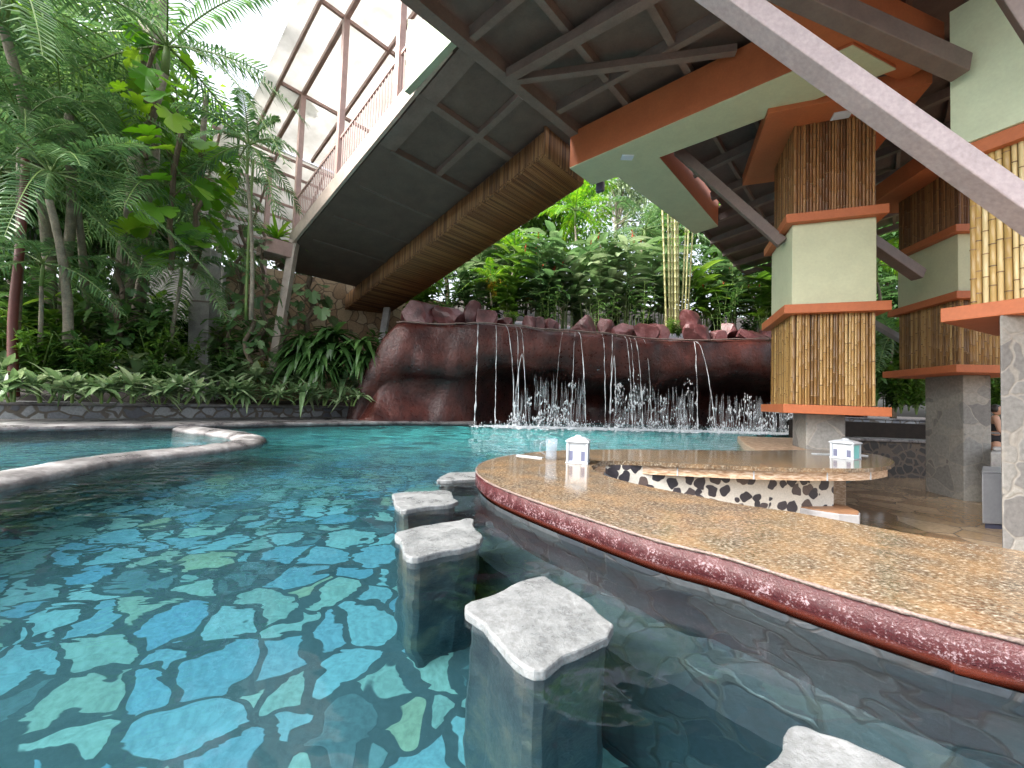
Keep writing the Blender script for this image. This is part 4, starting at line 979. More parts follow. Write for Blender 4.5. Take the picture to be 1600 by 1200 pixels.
def tree(seed, H, R, n, leafm, leaf=.24, trunk='trunk_bark', tr=.16, name='broadleaf_tree', cr=.55, flat=1.0):
    random.seed(seed); t = mk(name, 'tree'); st = MB(); b = MB()
    top = V((rnd(-.3, .3), rnd(-.3, .3), H * (1 - cr))); st.tube([V((0, 0, -1)), V((top.x * .3, top.y * .3, top.z * .5)), top], [tr, tr * .8, tr * .6], 9, cap=False)
    blobs = []
    for k in range(13):
        az, el = rnd(0, 6.28), rnd(-.25, 1.3); rr = R * rnd(.45, .95); e = top + V((cos(az) * cos(el) * rr, sin(az) * cos(el) * rr, sin(el) * H * cr * rnd(.5, .95)))
        mid = top.lerp(e, .5) + V((rnd(-.2, .2), rnd(-.2, .2), .15)); st.tube([top - UP * rnd(0, .8), mid, e], [tr * .4, tr * .22, tr * .08], 5, cap=False); blobs.append((e, R * rnd(.28, .52)))
    for i in range(n):
        c, r = random.choice(blobs); v_ = V((random.gauss(0, 1), random.gauss(0, 1), random.gauss(0, .75))).normalized() * r * rnd(.35, 1.05) ** .6; v_.z *= flat
        d = (v_.normalized() + V((rnd(-.7, .7), rnd(-.7, .7), rnd(-.7, .3)))); 
        leafq(b, c + v_, d, d.cross(UP + V((rnd(-.5, .5), rnd(-.5, .5), 0))), leaf * rnd(.6, 1.25), leaf * rnd(.35, .5), rnd(.1, .6), 2, .2, prof=(.15, 1, 0))
    b.build('crown', leafm, t, fixn=False); st.build('trunk', trunk, t, smooth=True, fixn=False); return t
def heartleaf(mb, p, d, L, tilt=0):
    d = d.normalized(); side = d.cross(UP).normalized(); nr = side.cross(d).normalized()
    out = []; N = 54
    for i in range(N):
        a_ = -pi + 2 * pi * (i + .5) / N; r = (.62 + .38 * cos(a_)) ** .45 * .62; 
        if abs(a_) > 2.75: r *= .45
        if .3 < abs(a_) < 2.35: r *= 1 - .42 * max(0, sin(abs(a_) * 12)) ** 6
        x = cos(a_) * r + .25; y = sin(a_) * r * 1.05
        out.append(p + d * (x * L) + side * (y * L) + nr * (abs(y) * .22 * L) - UP * (max(x, 0) ** 2 * .35 * L))
    c = p + d * .2 * L; mb.add([c] + out, [(0, i + 1, (i + 1) % N + 1) for i in range(N)])
def climber(seed, H, n, L, leafm='leaf_bright', name='climbing_philodendron', cat='climbing plant', tr=.05, oneside=None):
    random.seed(seed); t = mk(name, cat); b = MB(); st = MB(); pts = [V((.08 * sin(k * 1.3), .08 * cos(k * 1.7), H * k / 8)) for k in range(9)]
    st.tube(pts, tr, 7, cap=False)
    for i in range(n):
        u_ = rnd(.1, 1); q = V((0, 0, H * u_)); az = rnd(0, 6.28) if oneside is None else oneside + rnd(-1.2, 1.2); l = rnd(.25, .6); e = q + rdir(rnd(.1, .8), az) * l
        st.tube([q, q.lerp(e, .5) + UP * .06, e], [.012, .009, .007], 4, cap=False); heartleaf(b, e, rdir(rnd(-1.1, -.1), az + rnd(-.5, .5)), L * rnd(.6, 1.15))
    b.build('leaves', leafm, t, fixn=False); st.build('vine', 'trunk_bark', t, fixn=False); return t

protos = {
 'palmA': palm(1, 4.2, 15, 2.5), 'palmB': palm(2, 2.6, 13, 2.2), 'palmC': palm(3, 1.6, 11, 1.7, n=30, tr=.035), 'palmD': palm(4, 2.2, 11, 1.15, 'leaf_palm', tr=.03, n=26, ll=.3, el0=1.2, el1=-.3),
 'palmE': palm(6, .5, 12, 1.3, 'leaf_bright', tr=.03, n=28, ll=.3, el0=1.3, el1=.2),
 'shrubA': broad(11, 620, 1.3, .22, .075, 'leaf_mid', 18, spread=.6), 'shrubB': broad(12, 300, 1.1, .3, .1, 'leaf_dark', 10, spread=.5), 'shrubC': broad(13, 380, .9, .2, .05, 'leaf_yellow', 12, spread=.45, name='croton_shrub'),
 'shrubD': broad(14, 260, 1.8, .42, .15, 'leaf_mid', 9, spread=.6, seg=4), 'shrubE': broad(15, 200, 2.2, .5, .2, 'leaf_dark', 8, spread=.7, droop=.6, seg=4),
 'gingA': ginger(21, 12, 3.4), 'gingB': ginger(22, 10, 2.6, 'leaf_mid'), 'gingC': ginger(23, 12, 3.0, 'leaf_pale', .95, .24), 'gingD': ginger(24, 9, 2.2, 'leaf_dark', .55, .13, False),
 'dracA': rosette(31, 16, .36, .075, 'leaf_pale', 'variegated_plant', 'ground plant'), 'dracB': rosette(32, 14, .42, .08, 'leaf_pale', 'variegated_plant', 'ground plant', droop=.8),
 'strap': rosette(33, 30, 1.0, .17, 'leaf_dark', 'drooping_fern', 'fern', (-.1, 1.0), 1.3, 1.3, 3), 'brom': rosette(34, 18, .5, .06, 'leaf_bright', 'bromeliad', 'bromeliad', (.2, 1.3), .5, .1, 1),
 'treeA': tree(41, 8, 2.8, 5200, 'leaf_mid', .30), 'treeB': tree(42, 9, 3.0, 5200, 'leaf_bright', .28), 'treeC': tree(43, 7, 2.6, 5000, 'leaf_dark', .30), 'treeD': tree(44, 8, 2.6, 4200, 'leaf_pale', .26, 'pale_bark'),
 'climb': climber(51, 3.2, 17, .62), 'climbD': climber(52, 2.2, 26, .30, 'leaf_ginger'), 'climbS': climber(53, 1.6, 22, .26, 'leaf_pale'),
}
used = set()
def put(kind, px, py, Y, sc, rot, label, group=None, szc=1.0, lean=0):
    o = protos[kind]
    if kind in used: o = copy_tree(o)
    used.add(kind); p = PY(px, py, Y)
    o.location = p; o.scale = (sc, sc, sc * szc); o.rotation_euler = (lean, 0, rot)
    o['label'] = label
    if group: o['group'] = group
    elif 'group' in o: del o['group']
    return o
GW = 'jungle plants of the garden on the left'
# far left palms and jungle
put('palmA', 20, 560, 7.9, 1.05, .3, 'tall palm with blue green fronds arching in from the left edge', 'tall palms in the left garden')
put('palmA', 130, 545, 9.4, 1.15, 2.1, 'tallest palm in the left garden, its crown filling the top left corner', 'tall palms in the left garden')
put('palmB', -70, 560, 7.4, 1.25, 1.2, 'broad palm at the very left whose fronds hang over the stone wall', 'tall palms in the left garden')
put('palmB', 105, 560, 8.2, 1.15, 4.0, 'middle height palm with long drooping fronds behind the low stone wall', 'tall palms in the left garden')
put('palmB', 205, 550, 10.2, 1.3, 5.1, 'palm with spreading fronds between the thick trunk and the left edge', 'tall palms in the left garden')
put('palmA', -160, 560, 9, 1.2, .9, 'palm standing just outside the left edge with fronds reaching in', 'tall palms in the left garden')
put('palmA', -40, 560, 8.6, 1.5, 2.9, 'very tall palm at the left edge with its crown above the picture corner', 'tall palms in the left garden')
put('palmA', 75, 560, 9.0, 1.6, 1.9, 'very tall palm above the philodendrons, fronds hanging into the top left', 'tall palms in the left garden')
put('palmA', 175, 540, 9.6, 1.55, 3.7, 'very tall palm left of the thick trunk with drooping fronds', 'tall palms in the left garden')
put('palmC', 60, 575, 8.0, 1.0, 2.2, 'low dark palm behind the variegated plants at the left', 'low palms')
put('palmC', 265, 560, 9.8, 1.1, 3.3, 'low palm in front of the grey retaining wall', 'low palms')
put('palmD', 392, 500, 9.9, 1.35, .5, 'slim single palm with drooping fronds in front of the lower canopy', None, 1.15)
put('palmD', 330, 470, 12.5, 1.3, 1.9, 'thin palm between the concrete post and the bright trees')
put('climb', 262, 420, 9.3, 1.15, 0, 'philodendron with huge bright lobed leaves climbing beside the thick trunk')
put('climb', 305, 430, 9.9, .95, 2.0, 'philodendron with glossy lobed leaves lower right of the biggest one')
put('climb', 228, 250, 9.3, .9, 4.0, 'bright yellow green philodendron high up on the thick trunk')
put('climbD', 385, 600, 10.3, 1.0, 1.0, 'dark heart-leaved climber beside the slanted post')
put('climbD', 372, 470, 11.6, 1.0, 1.2, 'heart-leaved climber high on the tan stone wall near the planter box')
put('climbD', 445, 590, 11.4, 1.0, 2.2, 'heart-leaved climber right behind the slanted post')
put('climbS', 480, 570, 11.8, 1.6, 2.2, 'pale climber under the dark end of the walkway')
put('climbD', 352, 590, 11.2, 1.0, 3.0, 'heart-leaved climber on the tan stone wall left of the slanted post')
put('climbD', 408, 560, 10.8, .9, 5.0, 'heart-leaved climber around the slanted post')
put('climbD', 180, 560, 8.9, .95, 2.6, 'heart-leaved climber with hanging leaves behind the left shrubs')
put('climbD', 300, 440, 11.6, .9, .3, 'leafy climber spilling over the top of the grey retaining wall')
SL_ = [('shrubE', 375, 602, 10.9, .9, 'dark shrub hugging the left side of the slanted post'), ('shrubD', 345, 590, 11.6, .9, 'broad-leaved shrub low on the tan stone wall'), ('shrubB', 250, 612, 8.9, .7, 'small dark shrub low in front of the concrete post'), ('shrubE', 200, 600, 9.2, .9, 'dark shrub left of the croton under the wall'), ('shrubE', 590, 600, 13.0, .8, 'dark shrub behind the pale post by the red rock'), ('shrubA', 60, 610, 7.9, 1.0, 'leafy shrub with fresh green tips, nearest the left edge'), ('shrubB', 130, 612, 8.3, 1.1, 'dark glossy shrub, second from the left behind the ground plants'), ('shrubC', 190, 606, 9.0, .75, 'yellow flecked croton shrub below the retaining wall'),
       ('shrubA', 235, 605, 9.3, 1.15, 'big leafy shrub in front of the grey retaining wall'), ('shrubA', 282, 606, 9.8, .95, 'leafy shrub touching the foot of the tall concrete post'), ('shrubD', 95, 606, 8.8, 1.1, 'tall broad-leaved shrub under the left palms'),
       ('shrubE', 30, 600, 8.8, 1.2, 'large dark shrub under the palm at the left edge'), ('shrubE', 165, 598, 9.9, 1.25, 'large dark shrub between the two left palm trunks'), ('shrubC', 400, 600, 10.6, .7, 'yellow green croton at the foot of the slanted post'),
       ('shrubB', 350, 606, 10.3, .95, 'dark shrub against the tan stone wall'), ('shrubD', 235, 585, 11, 1.3, 'broad-leaved shrub half hiding the retaining wall'), ('shrubE', -60, 600, 8.4, 1.3, 'large dark shrub just past the left edge'),
       ('shrubD', 5, 600, 8.0, .9, 'broad-leaved shrub at the left edge beside the reddish palm trunk'), ('shrubA', 150, 616, 8.3, .8, 'small shrub with narrow leaves above the blue grey wall stones'), ('shrubE', 100, 590, 10.6, 1.4, 'tall dark shrub deep in the left garden'),
       ('shrubE', 290, 590, 12.0, 1.1, 'tall dark shrub beside the concrete post, against the wall'), ('shrubB', 455, 610, 11.2, 1.0, 'dark shrub right of the slanted post')]
for i, (k_, x, y, Y, s_, lab) in enumerate(SL_): put(k_, x, y, Y, s_, i * 1.7, lab, 'shrubs in the left garden')
for i, (x, y, Y, s_) in enumerate([(470, 606, 11.1, 1.05), (520, 604, 11.3, 1.15), (562, 606, 11.6, 1.0), (498, 612, 10.9, .8)]):
    put('strap', x, y, Y, s_, i * 2.1, ['large drooping dark fern just right of the slanted post', 'largest drooping fern below the foot of the bamboo beam', 'drooping fern touching the left side of the red rock', 'small drooping fern in front of the largest one'][i], 'drooping ferns under the walkway')
gp = [(-30, 6.95), (22, 7.15), (68, 7.4), (112, 7.55), (160, 7.85), (205, 8.05), (252, 8.45), (278, 8.6), (318, 9.0), (362, 9.3), (395, 9.7), (432, 10.0), (468, 10.4), (505, 10.75), (548, 11.0)]
ordn = 'first second third fourth fifth sixth seventh eighth ninth tenth eleventh twelfth thirteenth fourteenth fifteenth'.split()
for i, (x, Y) in enumerate(gp):
    put('dracA' if i % 2 else 'dracB', x, 628 + x * .012, Y, [1.7, 1.45, 1.8, 1.4, 1.6][i % 5], i * 1.3, '%s pale variegated plant from the left along the low stone garden wall' % ordn[i], 'variegated plants along the garden wall')
for i, (x, Y, s_) in enumerate([(45, 8.0, 2.2), (100, 8.4, 1.9), (148, 8.8, 2.3), (222, 9.2, 2.5), (268, 9.5, 2.2), (330, 10.0, 2.0), (378, 10.4, 2.4), (418, 10.8, 2.1), (480, 11.2, 1.9), (535, 11.6, 1.8)]):
    put('dracB' if i % 2 else 'dracA', x, 612, Y, s_, i * 2.3 + 1, '%s taller variegated plant from the left in the row behind the wall plants' % ordn[i], 'taller variegated plants behind the wall plants')
# trees behind the left garden
TL = [('treeC', -60, 560, 12, 1.15, 'dark dense tree behind the palms at the left edge'), ('treeC', 80, 540, 13, 1.25, 'dark green tree deep behind the left palms'), ('treeA', 190, 520, 15, 1.0, 'mid green tree behind the grey retaining wall'),
      ('treeB', 335, 480, 17, 1.0, 'bright green tree left of the canopy frame, against the white sky'), ('treeD', 375, 470, 21, 1.15, 'pale leafy tree beyond the canopy, against the white sky'), ('treeA', 20, 520, 16, 1.5, 'tall tree rising above the palms in the top left corner'),
      ('treeB', 245, 470, 19, 1.25, 'bright yellow green tree behind the thick trunk'), ('treeC', 480, 520, 21, .85, 'dark tree behind the foot of the walkway'), ('treeC', 600, 520, 22, .7, 'dark bushy tree behind the left end of the red rock'), ('treeA', -220, 540, 11, 1.3, 'mid green tree outside the left edge'), ('treeC', 200, 560, 13.5, .8, 'low dark tree filling the gap above the retaining wall')]
TL += [('treeA', 60, 470, 12.5, 1.35, 'high leafy tree behind the very tall palms'), ('treeC', 150, 520, 14.5, 1.55, 'high dark tree left of the thick trunk'), ('treeC', -40, 500, 12.5, 1.5, 'high dark tree in the top left corner')]
for i, (k_, x, y, Y, s_, lab) in enumerate(TL): put(k_, x, y, Y, s_, i * 1.1, lab, 'trees behind the left garden')
# thick old trunk and slim trunks
def trunk(pts, rad, mat, label, name='tree_trunk'):
    b = MB(); b.tube(smoothline(pts, 3), [rad[0] + (rad[1] - rad[0]) * i / ((len(pts) - 1) * 3) for i in range((len(pts) - 1) * 3 + 1)], 12); return tag(b.build(name, mat, smooth=True, fixn=False), label, 'tree trunk')
trunk([PY(185, 560, 10.5), PY(215, 380, 10.5), PY(228, 200, 10.5), PY(238, 60, 10.6), PY(245, -140, 10.8)], (.34, .28), 'pale_bark', 'thick tan tree trunk rising behind the climbing philodendron')
trunk([PY(250, 200, 10.0), PY(218, 120, 9.9), PY(262, -20, 9.8), PY(280, -80, 9.8)], (.09, .08), 'pale_bark', 'slim pale branch crossing in front of the thick trunk')
trunk([PY(22, 620, 7.6), PY(20, 500, 7.6), PY(32, 380, 7.6), PY(40, 250, 7.7)], (.075, .06), 'crownshaft', 'slim palm trunk with a red crownshaft at the left edge')
trunk([PY(98, 600, 9), PY(100, 450, 9), PY(112, 330, 9), PY(108, 180, 9)], (.10, .08), 'pale_bark', 'slim dark trunk between the red trunk and the thick trunk')
trunk([PY(300, 420, 11), PY(308, 330, 11), PY(318, 200, 11), PY(322, 150, 11.2)], (.09, .06), 'pale_bark', 'slim grey trunk left of the lower canopy')
trunk([PY(384, 500, 10), PY(388, 380, 10), PY(396, 250, 10)], (.035, .03), 'green_stem', 'thin green stem in front of the lower canopy')
# retaining walls and the concrete post at left
rw0, rw1, rw2 = PY(205, 600, 12.3), PY(338, 600, 12.3), PY(700, 600, 17)
b = MB(); b.prism([xy(rw0), xy(rw1), xy(rw1) + V((.1, .4)), xy(rw0) + V((0, .4))], .2, PY(250, 412, 12.3).z); tag(b.build('retaining_wall', 'grey_concrete', bevel=.02), 'grey concrete retaining wall behind the shrubs on the left', 'retaining wall')
b = MB(); b.prism([xy(rw1) + V((.01, .08)), xy(rw2), xy(rw2) + V((-.1, .5)), xy(rw1) + V((.01, .5))], .2, PY(350, 405, 12.3).z); tag(b.build('retaining_wall', 'tan_wall'), 'tan stone retaining wall right of the tall concrete post, under the walkway', 'retaining wall')
b = MB(); b.bar(PY(316, 640, 11.6), PY(322, 392, 11.6), .58, .45, up=V((0, 1, 0))); tag(b.build('concrete_post', 'grey_concrete', bevel=.02), 'tall weathered concrete post between the grey and tan walls', 'post')
# planter at the foot of the railing with bromeliad
q = RP(SL + .3, -.35, -.15); pt = thing('planter_box', q, 'square brown planter box at the lower end of the railing', 'planter')
b = MB(); b.obox(q, (AX, CX, UP), (.38, .38, .2)); b.build('box', 'pink_paint', pt, bevel=.015); b = MB(); b.obox(q + UP * .19, (AX, CX, UP), (.34, .34, .03)); b.build('soil', 'soil', pt)
o = put('brom', 440, 350, q.y, 1.9, 0, 'bright green bromeliad growing in the square planter box'); o.location = q + UP * .2
o = put('climbS', 440, 350, q.y, .8, 0, 'pale leafy plant hanging down the side of the planter box'); o.location = q + V((-.15, -.35, -.9))
b = MB(); b.bar(PY(300, 470, 11.3), PY(372, 474, 11.0), .04, .04); tag(b.build('pipe', 'brown_steel'), 'thin dark pipe crossing the concrete post', 'pipe')

# hill behind the waterfall
b = MB(); vs = []; NXH, NYH = 40, 10
for i in range(NXH):
    for j in range(NYH):
        x = -16 + 52 * i / (NXH - 1); y0 = (16.6 if x > -4 else 13.2 + max(0, (x + 7)) * 1.1 if x > -7 else 13.2) + max(0, (x + 3)) * .35 + max(0, -3 - x) * .15; y = y0 + 2.2 * j
        vs.append((x, y, (1.0 + min(2.1, .3 + max(0, x + 6) * .5 if x < 0 else 3)) * min(1, .4 + j * .6) + .85 * j + (.5 if x > -4 else 0) + .25 * mnoise.noise(V((x, y, 0)) * .5)))
b.add(vs, [(i * NYH + j, (i + 1) * NYH + j, (i + 1) * NYH + j + 1, i * NYH + j + 1) for i in range(NXH - 1) for j in range(NYH - 1)])
struct(b.build('hillside', 'soil', smooth=True))
b = MB(); b.prism([V((8.6, 12.6)), V((30, 9.5)), V((34, 24)), V((14, 24)), V((11.5, 16))], -1.0, .52); struct(b.build('planting_bed', 'soil'))
GG = 'ginger plants above the waterfall'
GL = [('shrubB', 690, 506, 16.5, 1.0, 'low dark shrub above the left boulders'), ('shrubE', 850, 520, 16.5, .8, 'low dark shrub under the tallest ginger'), ('shrubE', 960, 525, 17, .8, 'low dark shrub under the sky gap'), ('shrubB', 1010, 524, 16, .8, 'low dark shrub left of the bamboo canes'), ('shrubE', 1120, 528, 17, .8, 'low dark shrub right of the column boulder'), ('shrubB', 1170, 528, 16, .8, 'low dark shrub beside the far left pillar'), ('shrubE', 770, 512, 17, .8, 'low dark shrub behind the wedge boulder'), ('shrubD', 900, 524, 16.8, .8, 'broad-leaved shrub behind the steep blocky boulder'), ('gingB', 655, 500, 15.0, .8, 'short ginger plant at the left end above the red boulders'), ('gingD', 700, 505, 15.4, 1.0, 'dark ginger plant behind the tall split boulder'), ('gingA', 735, 510, 15.6, 1.0, 'ginger plant left of the yellow croton'),
      ('gingB', 790, 512, 15.0, 1.1, 'ginger plant behind the small smooth boulder'), ('gingA', 835, 515, 15.4, 1.2, 'large-leaved ginger with red flowers above the narrow dark boulders'), ('gingA', 882, 515, 15.6, 1.3, 'tallest ginger plant in the middle of the bank'),
      ('gingC', 925, 517, 15.5, 1.3, 'pale leaved ginger behind the steep blocky boulder'), ('gingD', 860, 517, 14.6, .8, 'low dark ginger between the narrow boulders and the blocky one'), ('gingC', 975, 518, 16.0, 1.25, 'pale ginger left of the sky gap'),
      ('gingD', 1000, 520, 15.2, 1.0, 'dark ginger behind the square boulder'), ('gingA', 1030, 520, 16.4, 1.3, 'tall ginger behind the bamboo canes'), ('gingB', 1105, 520, 16, 1.25, 'ginger plant behind the tallest column boulder'),
      ('gingA', 1150, 520, 16.2, 1.25, 'tall ginger plant left of the far left pillar'), ('gingB', 1190, 522, 15.6, 1.2, 'ginger plant just behind the far left pillar edge'), ('gingD', 1130, 525, 15.0, 1.0, 'dark low ginger right of the column boulder'),
      ('gingC', 760, 505, 17, 1.4, 'pale ginger high on the bank left of the middle'), ('gingD', 945, 522, 14.9, .8, 'low dark ginger behind the pale rounded boulder'), ('gingD', 1075, 525, 16, 1.1, 'dark ginger between the canes and the column boulder'),
      ('gingB', 1230, 530, 17, 1.3, 'ginger hidden mostly behind the far left pillar'), ('gingA', 1385, 560, 17, 1.2, 'ginger between the far left and middle pillars, upper one'), ('gingB', 1370, 600, 14.5, 1.1, 'ginger between the far left and middle pillars, lower one'), ('gingD', 1410, 600, 14.8, 1.1, 'dark ginger beside the middle pillar')]
for i, (k_, x, y, Y, s_, lab) in enumerate(GL): put(k_, x, y, Y, s_, i * 1.9, lab, GG)
for i, (k_, x, y, Y, s_, lab) in enumerate([('palmE', 800, 440, 15.6, 1.3, 'bright green palm right of the bamboo beam'), ('palmE', 768, 478, 15.2, 1.0, 'bright young palm above the low wedge boulder'), ('palmC', 830, 490, 16, 1.0, 'blue green palm behind the three narrow boulders'), ('palmC', 1050, 500, 16.8, 1.2, 'feathery palm behind the bamboo canes'),
       ('palmE', 900, 380, 18, 1.5, 'palm with arching fronds below the left end of the cream beam'), ('palmB', 980, 500, 19, 1.4, 'large dark palm behind the sky gap'), ('palmE', 1375, 470, 13.5, 1.3, 'bright palm glimpsed between the two rear pillars'), ('palmC', 1390, 620, 13.6, 1.0, 'palm above the far terrace between the two rear pillars'), ('palmC', 1555, 640, 14.5, 1.1, 'palm behind the swimmer at the right')]):
    put(k_, x, y, Y, s_, i * 2.3, lab, 'palms above the waterfall')
put('shrubC', 775, 470, 15.2, 1.0, 1, 'yellow orange croton at the left above the waterfall', 'crotons above the waterfall')
put('shrubC', 830, 480, 15.6, .9, 2, 'orange tinted croton below the large ginger', 'crotons above the waterfall')
put('shrubA', 800, 512, 13.6, .45, 2, 'low leafy tuft between the wedge and the smooth boulder', 'tufts among the boulders')
put('shrubA', 1050, 526, 13.9, .5, 3, 'low leafy tuft at the foot of the bamboo canes', 'tufts among the boulders')
put('shrubB', 1060, 528, 13.9, .4, 1, 'dark mossy tuft left of the pyramid boulder', 'tufts among the boulders')
put('shrubD', 1400, 630, 13.2, .9, 1, 'broad-leaved shrub above the far terrace left of the middle pillar', 'shrubs behind the bar'); put('shrubE', 1370, 636, 13.4, .8, 3, 'dark shrub above the far terrace beside the far left pillar', 'shrubs behind the bar')
for i, (k_, x, y, Y, s_, lab) in enumerate([('shrubA', 1408, 646, 13.2, 1.3, 'fresh green shrub above the terrace, left of the middle pillar base'), ('shrubA', 1432, 648, 13.0, 1.2, 'fresh green shrub half hidden by the middle pillar base'), ('shrubA', 1556, 655, 13.0, 1.3, 'fresh green shrub right behind the swimmer'), ('shrubE', 1335, 640, 13.6, 1.0, 'large dark shrub above the terrace touching the far left pillar'), ('shrubE', 1420, 642, 14.0, 1.3, 'large dark shrub above the terrace touching the middle pillar base'), ('gingB', 1385, 640, 14.6, 1.0, 'ginger above the terrace in the gap between the rear pillars'), ('palmC', 1360, 640, 15, 1.3, 'feathery palm in the gap between the rear pillars'), ('treeC', 1395, 640, 17, .75, 'dark tree low in the gap between the rear pillars'), ('shrubB', 1400, 644, 13.4, 1.0, 'glossy shrub right above the terrace coping')]):
    put(k_, x, y, Y, s_, i * 1.4, lab, 'plants in the gap between the rear pillars')
put('shrubE', 1560, 650, 14.5, 1.2, 1, 'dark shrub behind the swimmer at the right', 'shrubs behind the bar'); put('shrubD', 1450, 640, 15.5, 1.1, 1, 'broad-leaved shrub hidden behind the middle pillar', 'shrubs behind the bar')
TR = [('treeC', 700, 500, 20, .9, 'dark tree behind the boulders at the left of the bank'), ('treeA', 790, 490, 22, 1.0, 'mid green tree behind the croton'), ('treeB', 880, 480, 24, 1.1, 'bright tree behind the tallest ginger'), ('treeC', 1040, 500, 21, .95, 'dark tree right of the sky gap'),
      ('treeA', 1120, 500, 22, 1.1, 'mid green tree behind the column boulder'), ('treeB', 1190, 510, 20, 1.0, 'bright tree left of the far left pillar'), ('treeD', 960, 440, 29, 1.2, 'pale distant tree seen in the sky gap'), ('treeC', 1290, 540, 20, 1.0, 'dark tree behind the far left pillar'),
      ('treeC', 1390, 560, 18, 1.0, 'dark tree between the two rear pillars'), ('treeA', 1480, 580, 19, 1.1, 'mid green tree behind the middle pillar'), ('treeC', 1570, 600, 18, 1.1, 'dark tree behind the nearest pillar'), ('treeC', 820, 520, 18, .6, 'low dark tree under the gingers'), ('treeC', 930, 520, 18.5, .62, 'low dark tree under the pale ginger'), ('treeC', 1180, 530, 18, .6, 'low dark tree under the gingers at the right')]
for i, (k_, x, y, Y, s_, lab) in enumerate(TR): put(k_, x, y, Y, s_, i * 1.3 + .4, lab, 'trees on the bank behind the waterfall')
# bamboo canes
random.seed(9)
for i, (x0, x1, r) in enumerate([(1037, 1034, .035), (1044, 1043, .04), (1050, 1049, .045), (1056, 1054, .04), (1062, 1058, .04), (1067, 1074, .035), (1074, 1078, .03), (1079, 1086, .028)]):
    Y = 14.3 + .12 * (i % 3); b = MB(); p0_, p1_ = PY(x0 + (i - 3) * -1.5, 520, Y), PY(x1, 300, Y); pts = []; rad = []; K = 18
    for k in range(K):
        q = p0_.lerp(p1_, k / K); 
        for dz, m_ in ((-.02, 1), (0, 1.25), (.02, 1)): pts.append(q + UP * dz); rad.append(r * m_)
    b.tube(pts, rad, 7, cap=False)
    t = thing('bamboo_cane', p0_, '%s bamboo cane from the left in the yellow green clump' % ordn[i], 'bamboo', 'yellow green bamboo canes above the waterfall'); b.build('cane', 'bamboo_green', t, smooth=True, fixn=False)
    lb = MB()
    for k in range(16): d = rdir(rnd(-.2, .7), rnd(0, 6.28)); leafq(lb, p0_.lerp(p1_, rnd(.6, 1)), d, d.cross(UP), .25, .03, .5, 2)
    lb.build('leaves', 'leaf_bright', t, fixn=False)

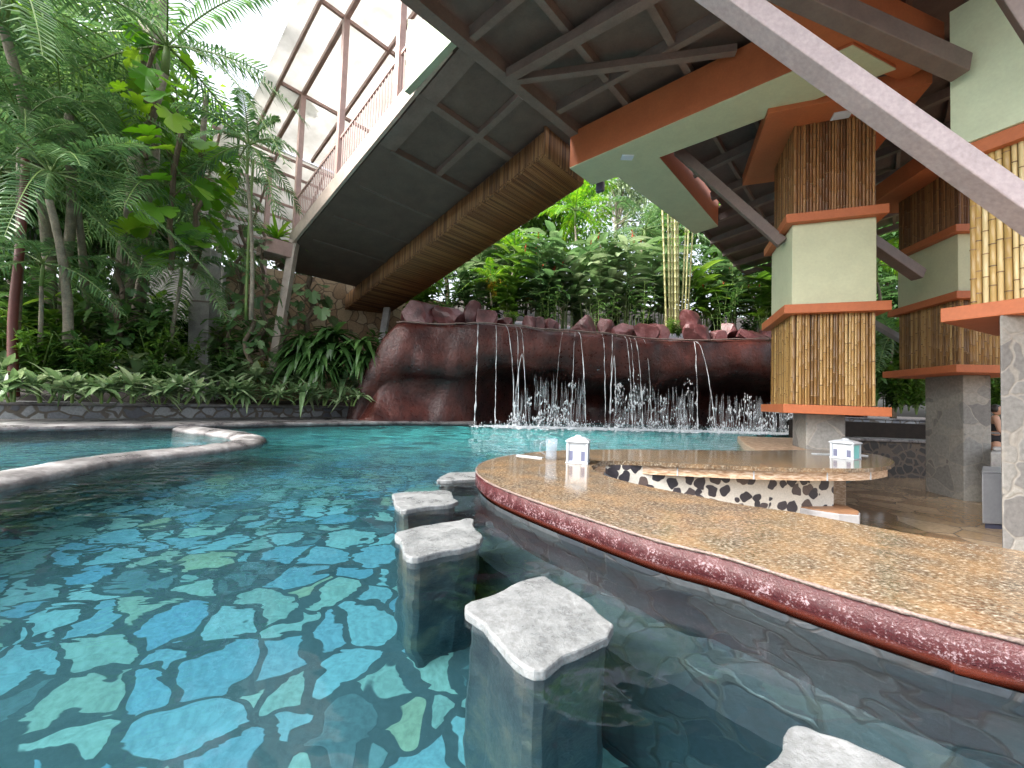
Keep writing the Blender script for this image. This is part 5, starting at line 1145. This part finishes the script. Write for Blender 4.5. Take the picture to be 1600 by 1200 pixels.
# swimmer behind the bar
def person():
    base = PY(1555, 690, 9.6); base.z = -.62; bm = bmesh.new()
    J = {'pel': (0, 0, .92), 'wa': (0, 0, 1.08), 'ch': (0, 0, 1.28), 'nk': (0, -.01, 1.43), 'n2': (.01, -.02, 1.49), 'sl': (-.17, 0, 1.38), 'sr': (.17, 0, 1.38), 'el': (-.23, -.03, 1.12), 'er': (.23, -.03, 1.12), 'wl': (-.14, -.2, .98), 'wr': (.14, -.2, .98), 'hl': (-.09, -.27, .97), 'hr': (.09, -.27, .97),
         'tl': (-.1, 0, .85), 'tr': (.1, 0, .85), 'kl': (-.11, -.02, .48), 'kr': (.11, -.02, .48), 'al': (-.11, .02, .08), 'ar': (.11, .02, .08), 'fl': (-.12, -.14, .02), 'fr': (.12, -.14, .02)}
    Rr = {'pel': .14, 'wa': .115, 'ch': .13, 'nk': .06, 'n2': .052, 'sl': .062, 'sr': .062, 'el': .042, 'er': .042, 'wl': .03, 'wr': .03, 'hl': .03, 'hr': .03, 'tl': .09, 'tr': .09, 'kl': .06, 'kr': .06, 'al': .04, 'ar': .04, 'fl': .035, 'fr': .035}
    E_ = [('pel', 'wa'), ('wa', 'ch'), ('ch', 'nk'), ('nk', 'n2'), ('ch', 'sl'), ('sl', 'el'), ('el', 'wl'), ('wl', 'hl'), ('ch', 'sr'), ('sr', 'er'), ('er', 'wr'), ('wr', 'hr'), ('pel', 'tl'), ('tl', 'kl'), ('kl', 'al'), ('al', 'fl'), ('pel', 'tr'), ('tr', 'kr'), ('kr', 'ar'), ('ar', 'fr')]
    me = bpy.data.meshes.new('person'); ks = list(J); me.from_pydata([J[k] for k in ks], [(ks.index(a_), ks.index(c_)) for a_, c_ in E_], []); me.materials.append(MATS['skin'])
    o = bpy.data.objects.new('person', me); C.objects.link(o); o.location = base; o.rotation_euler = (0, 0, .85)
    sk = o.modifiers.new('skin', 'SKIN'); sv = me.skin_vertices[0].data
    for i, k in enumerate(ks): sv[i].radius = (Rr[k], Rr[k] * (.75 if k in ('pel', 'wa', 'ch') else 1)); sv[i].use_root = (k == 'pel')
    ss = o.modifiers.new('sub', 'SUBSURF'); ss.levels = 2; ss.render_levels = 2
    o['label'] = 'woman in a black top with dark tied back hair behind the bar, head turned right'; o['category'] = 'person'
    def ell(name, mat, c, r, rot=0, cut=None):
        bm = bmesh.new(); bmesh.ops.create_uvsphere(bm, u_segments=20, v_segments=14, radius=1)
        for v_ in bm.verts:
            x, y, z = v_.co
            if name == 'head':
                if y < 0 and abs(z + .08) < .18 and abs(x) < .22: y -= .16 * (1 - abs(x) / .22)      # nose
                if z < -.4: x *= .8; y = y * .92 - .04
                if y < -.6 and abs(z - .12) < .12 and .2 < abs(x) < .5: y += .07               # eye sockets
            v_.co = V((c[0] + x * r[0], c[1] + y * r[1], c[2] + z * r[2]))
        if cut is not None: bmesh.ops.delete(bm, geom=[v_ for v_ in bm.verts if cut(v_.co)], context='VERTS')
        m2 = bpy.data.meshes.new(name); bm.to_mesh(m2); bm.free(); m2.materials.append(MATS[mat]); m2.polygons.foreach_set('use_smooth', [True] * len(m2.polygons))
        h = bpy.data.objects.new(name, m2); C.objects.link(h); h.parent = o; return h
    hd_ = ell('head', 'skin', (.01, -.03, 1.60), (.078, .098, .115)); 
    ell('hair', 'hair', (.01, -.012, 1.625), (.086, .102, .112), cut=lambda v_: v_.y < -.07 and v_.z < 1.68 or v_.z < 1.55)
    ell('hair_bun', 'hair', (.01, .10, 1.66), (.04, .04, .04))
    ell('top', 'black_cloth', (0, 0, 1.2), (.16, .122, .14), cut=lambda v_: v_.z > 1.31)
    ell('waistband', 'white_plastic', (0, 0, 1.06), (.15, .118, .035))
    ell('trousers', 'black_cloth', (0, 0, .92), (.17, .14, .14))
person()
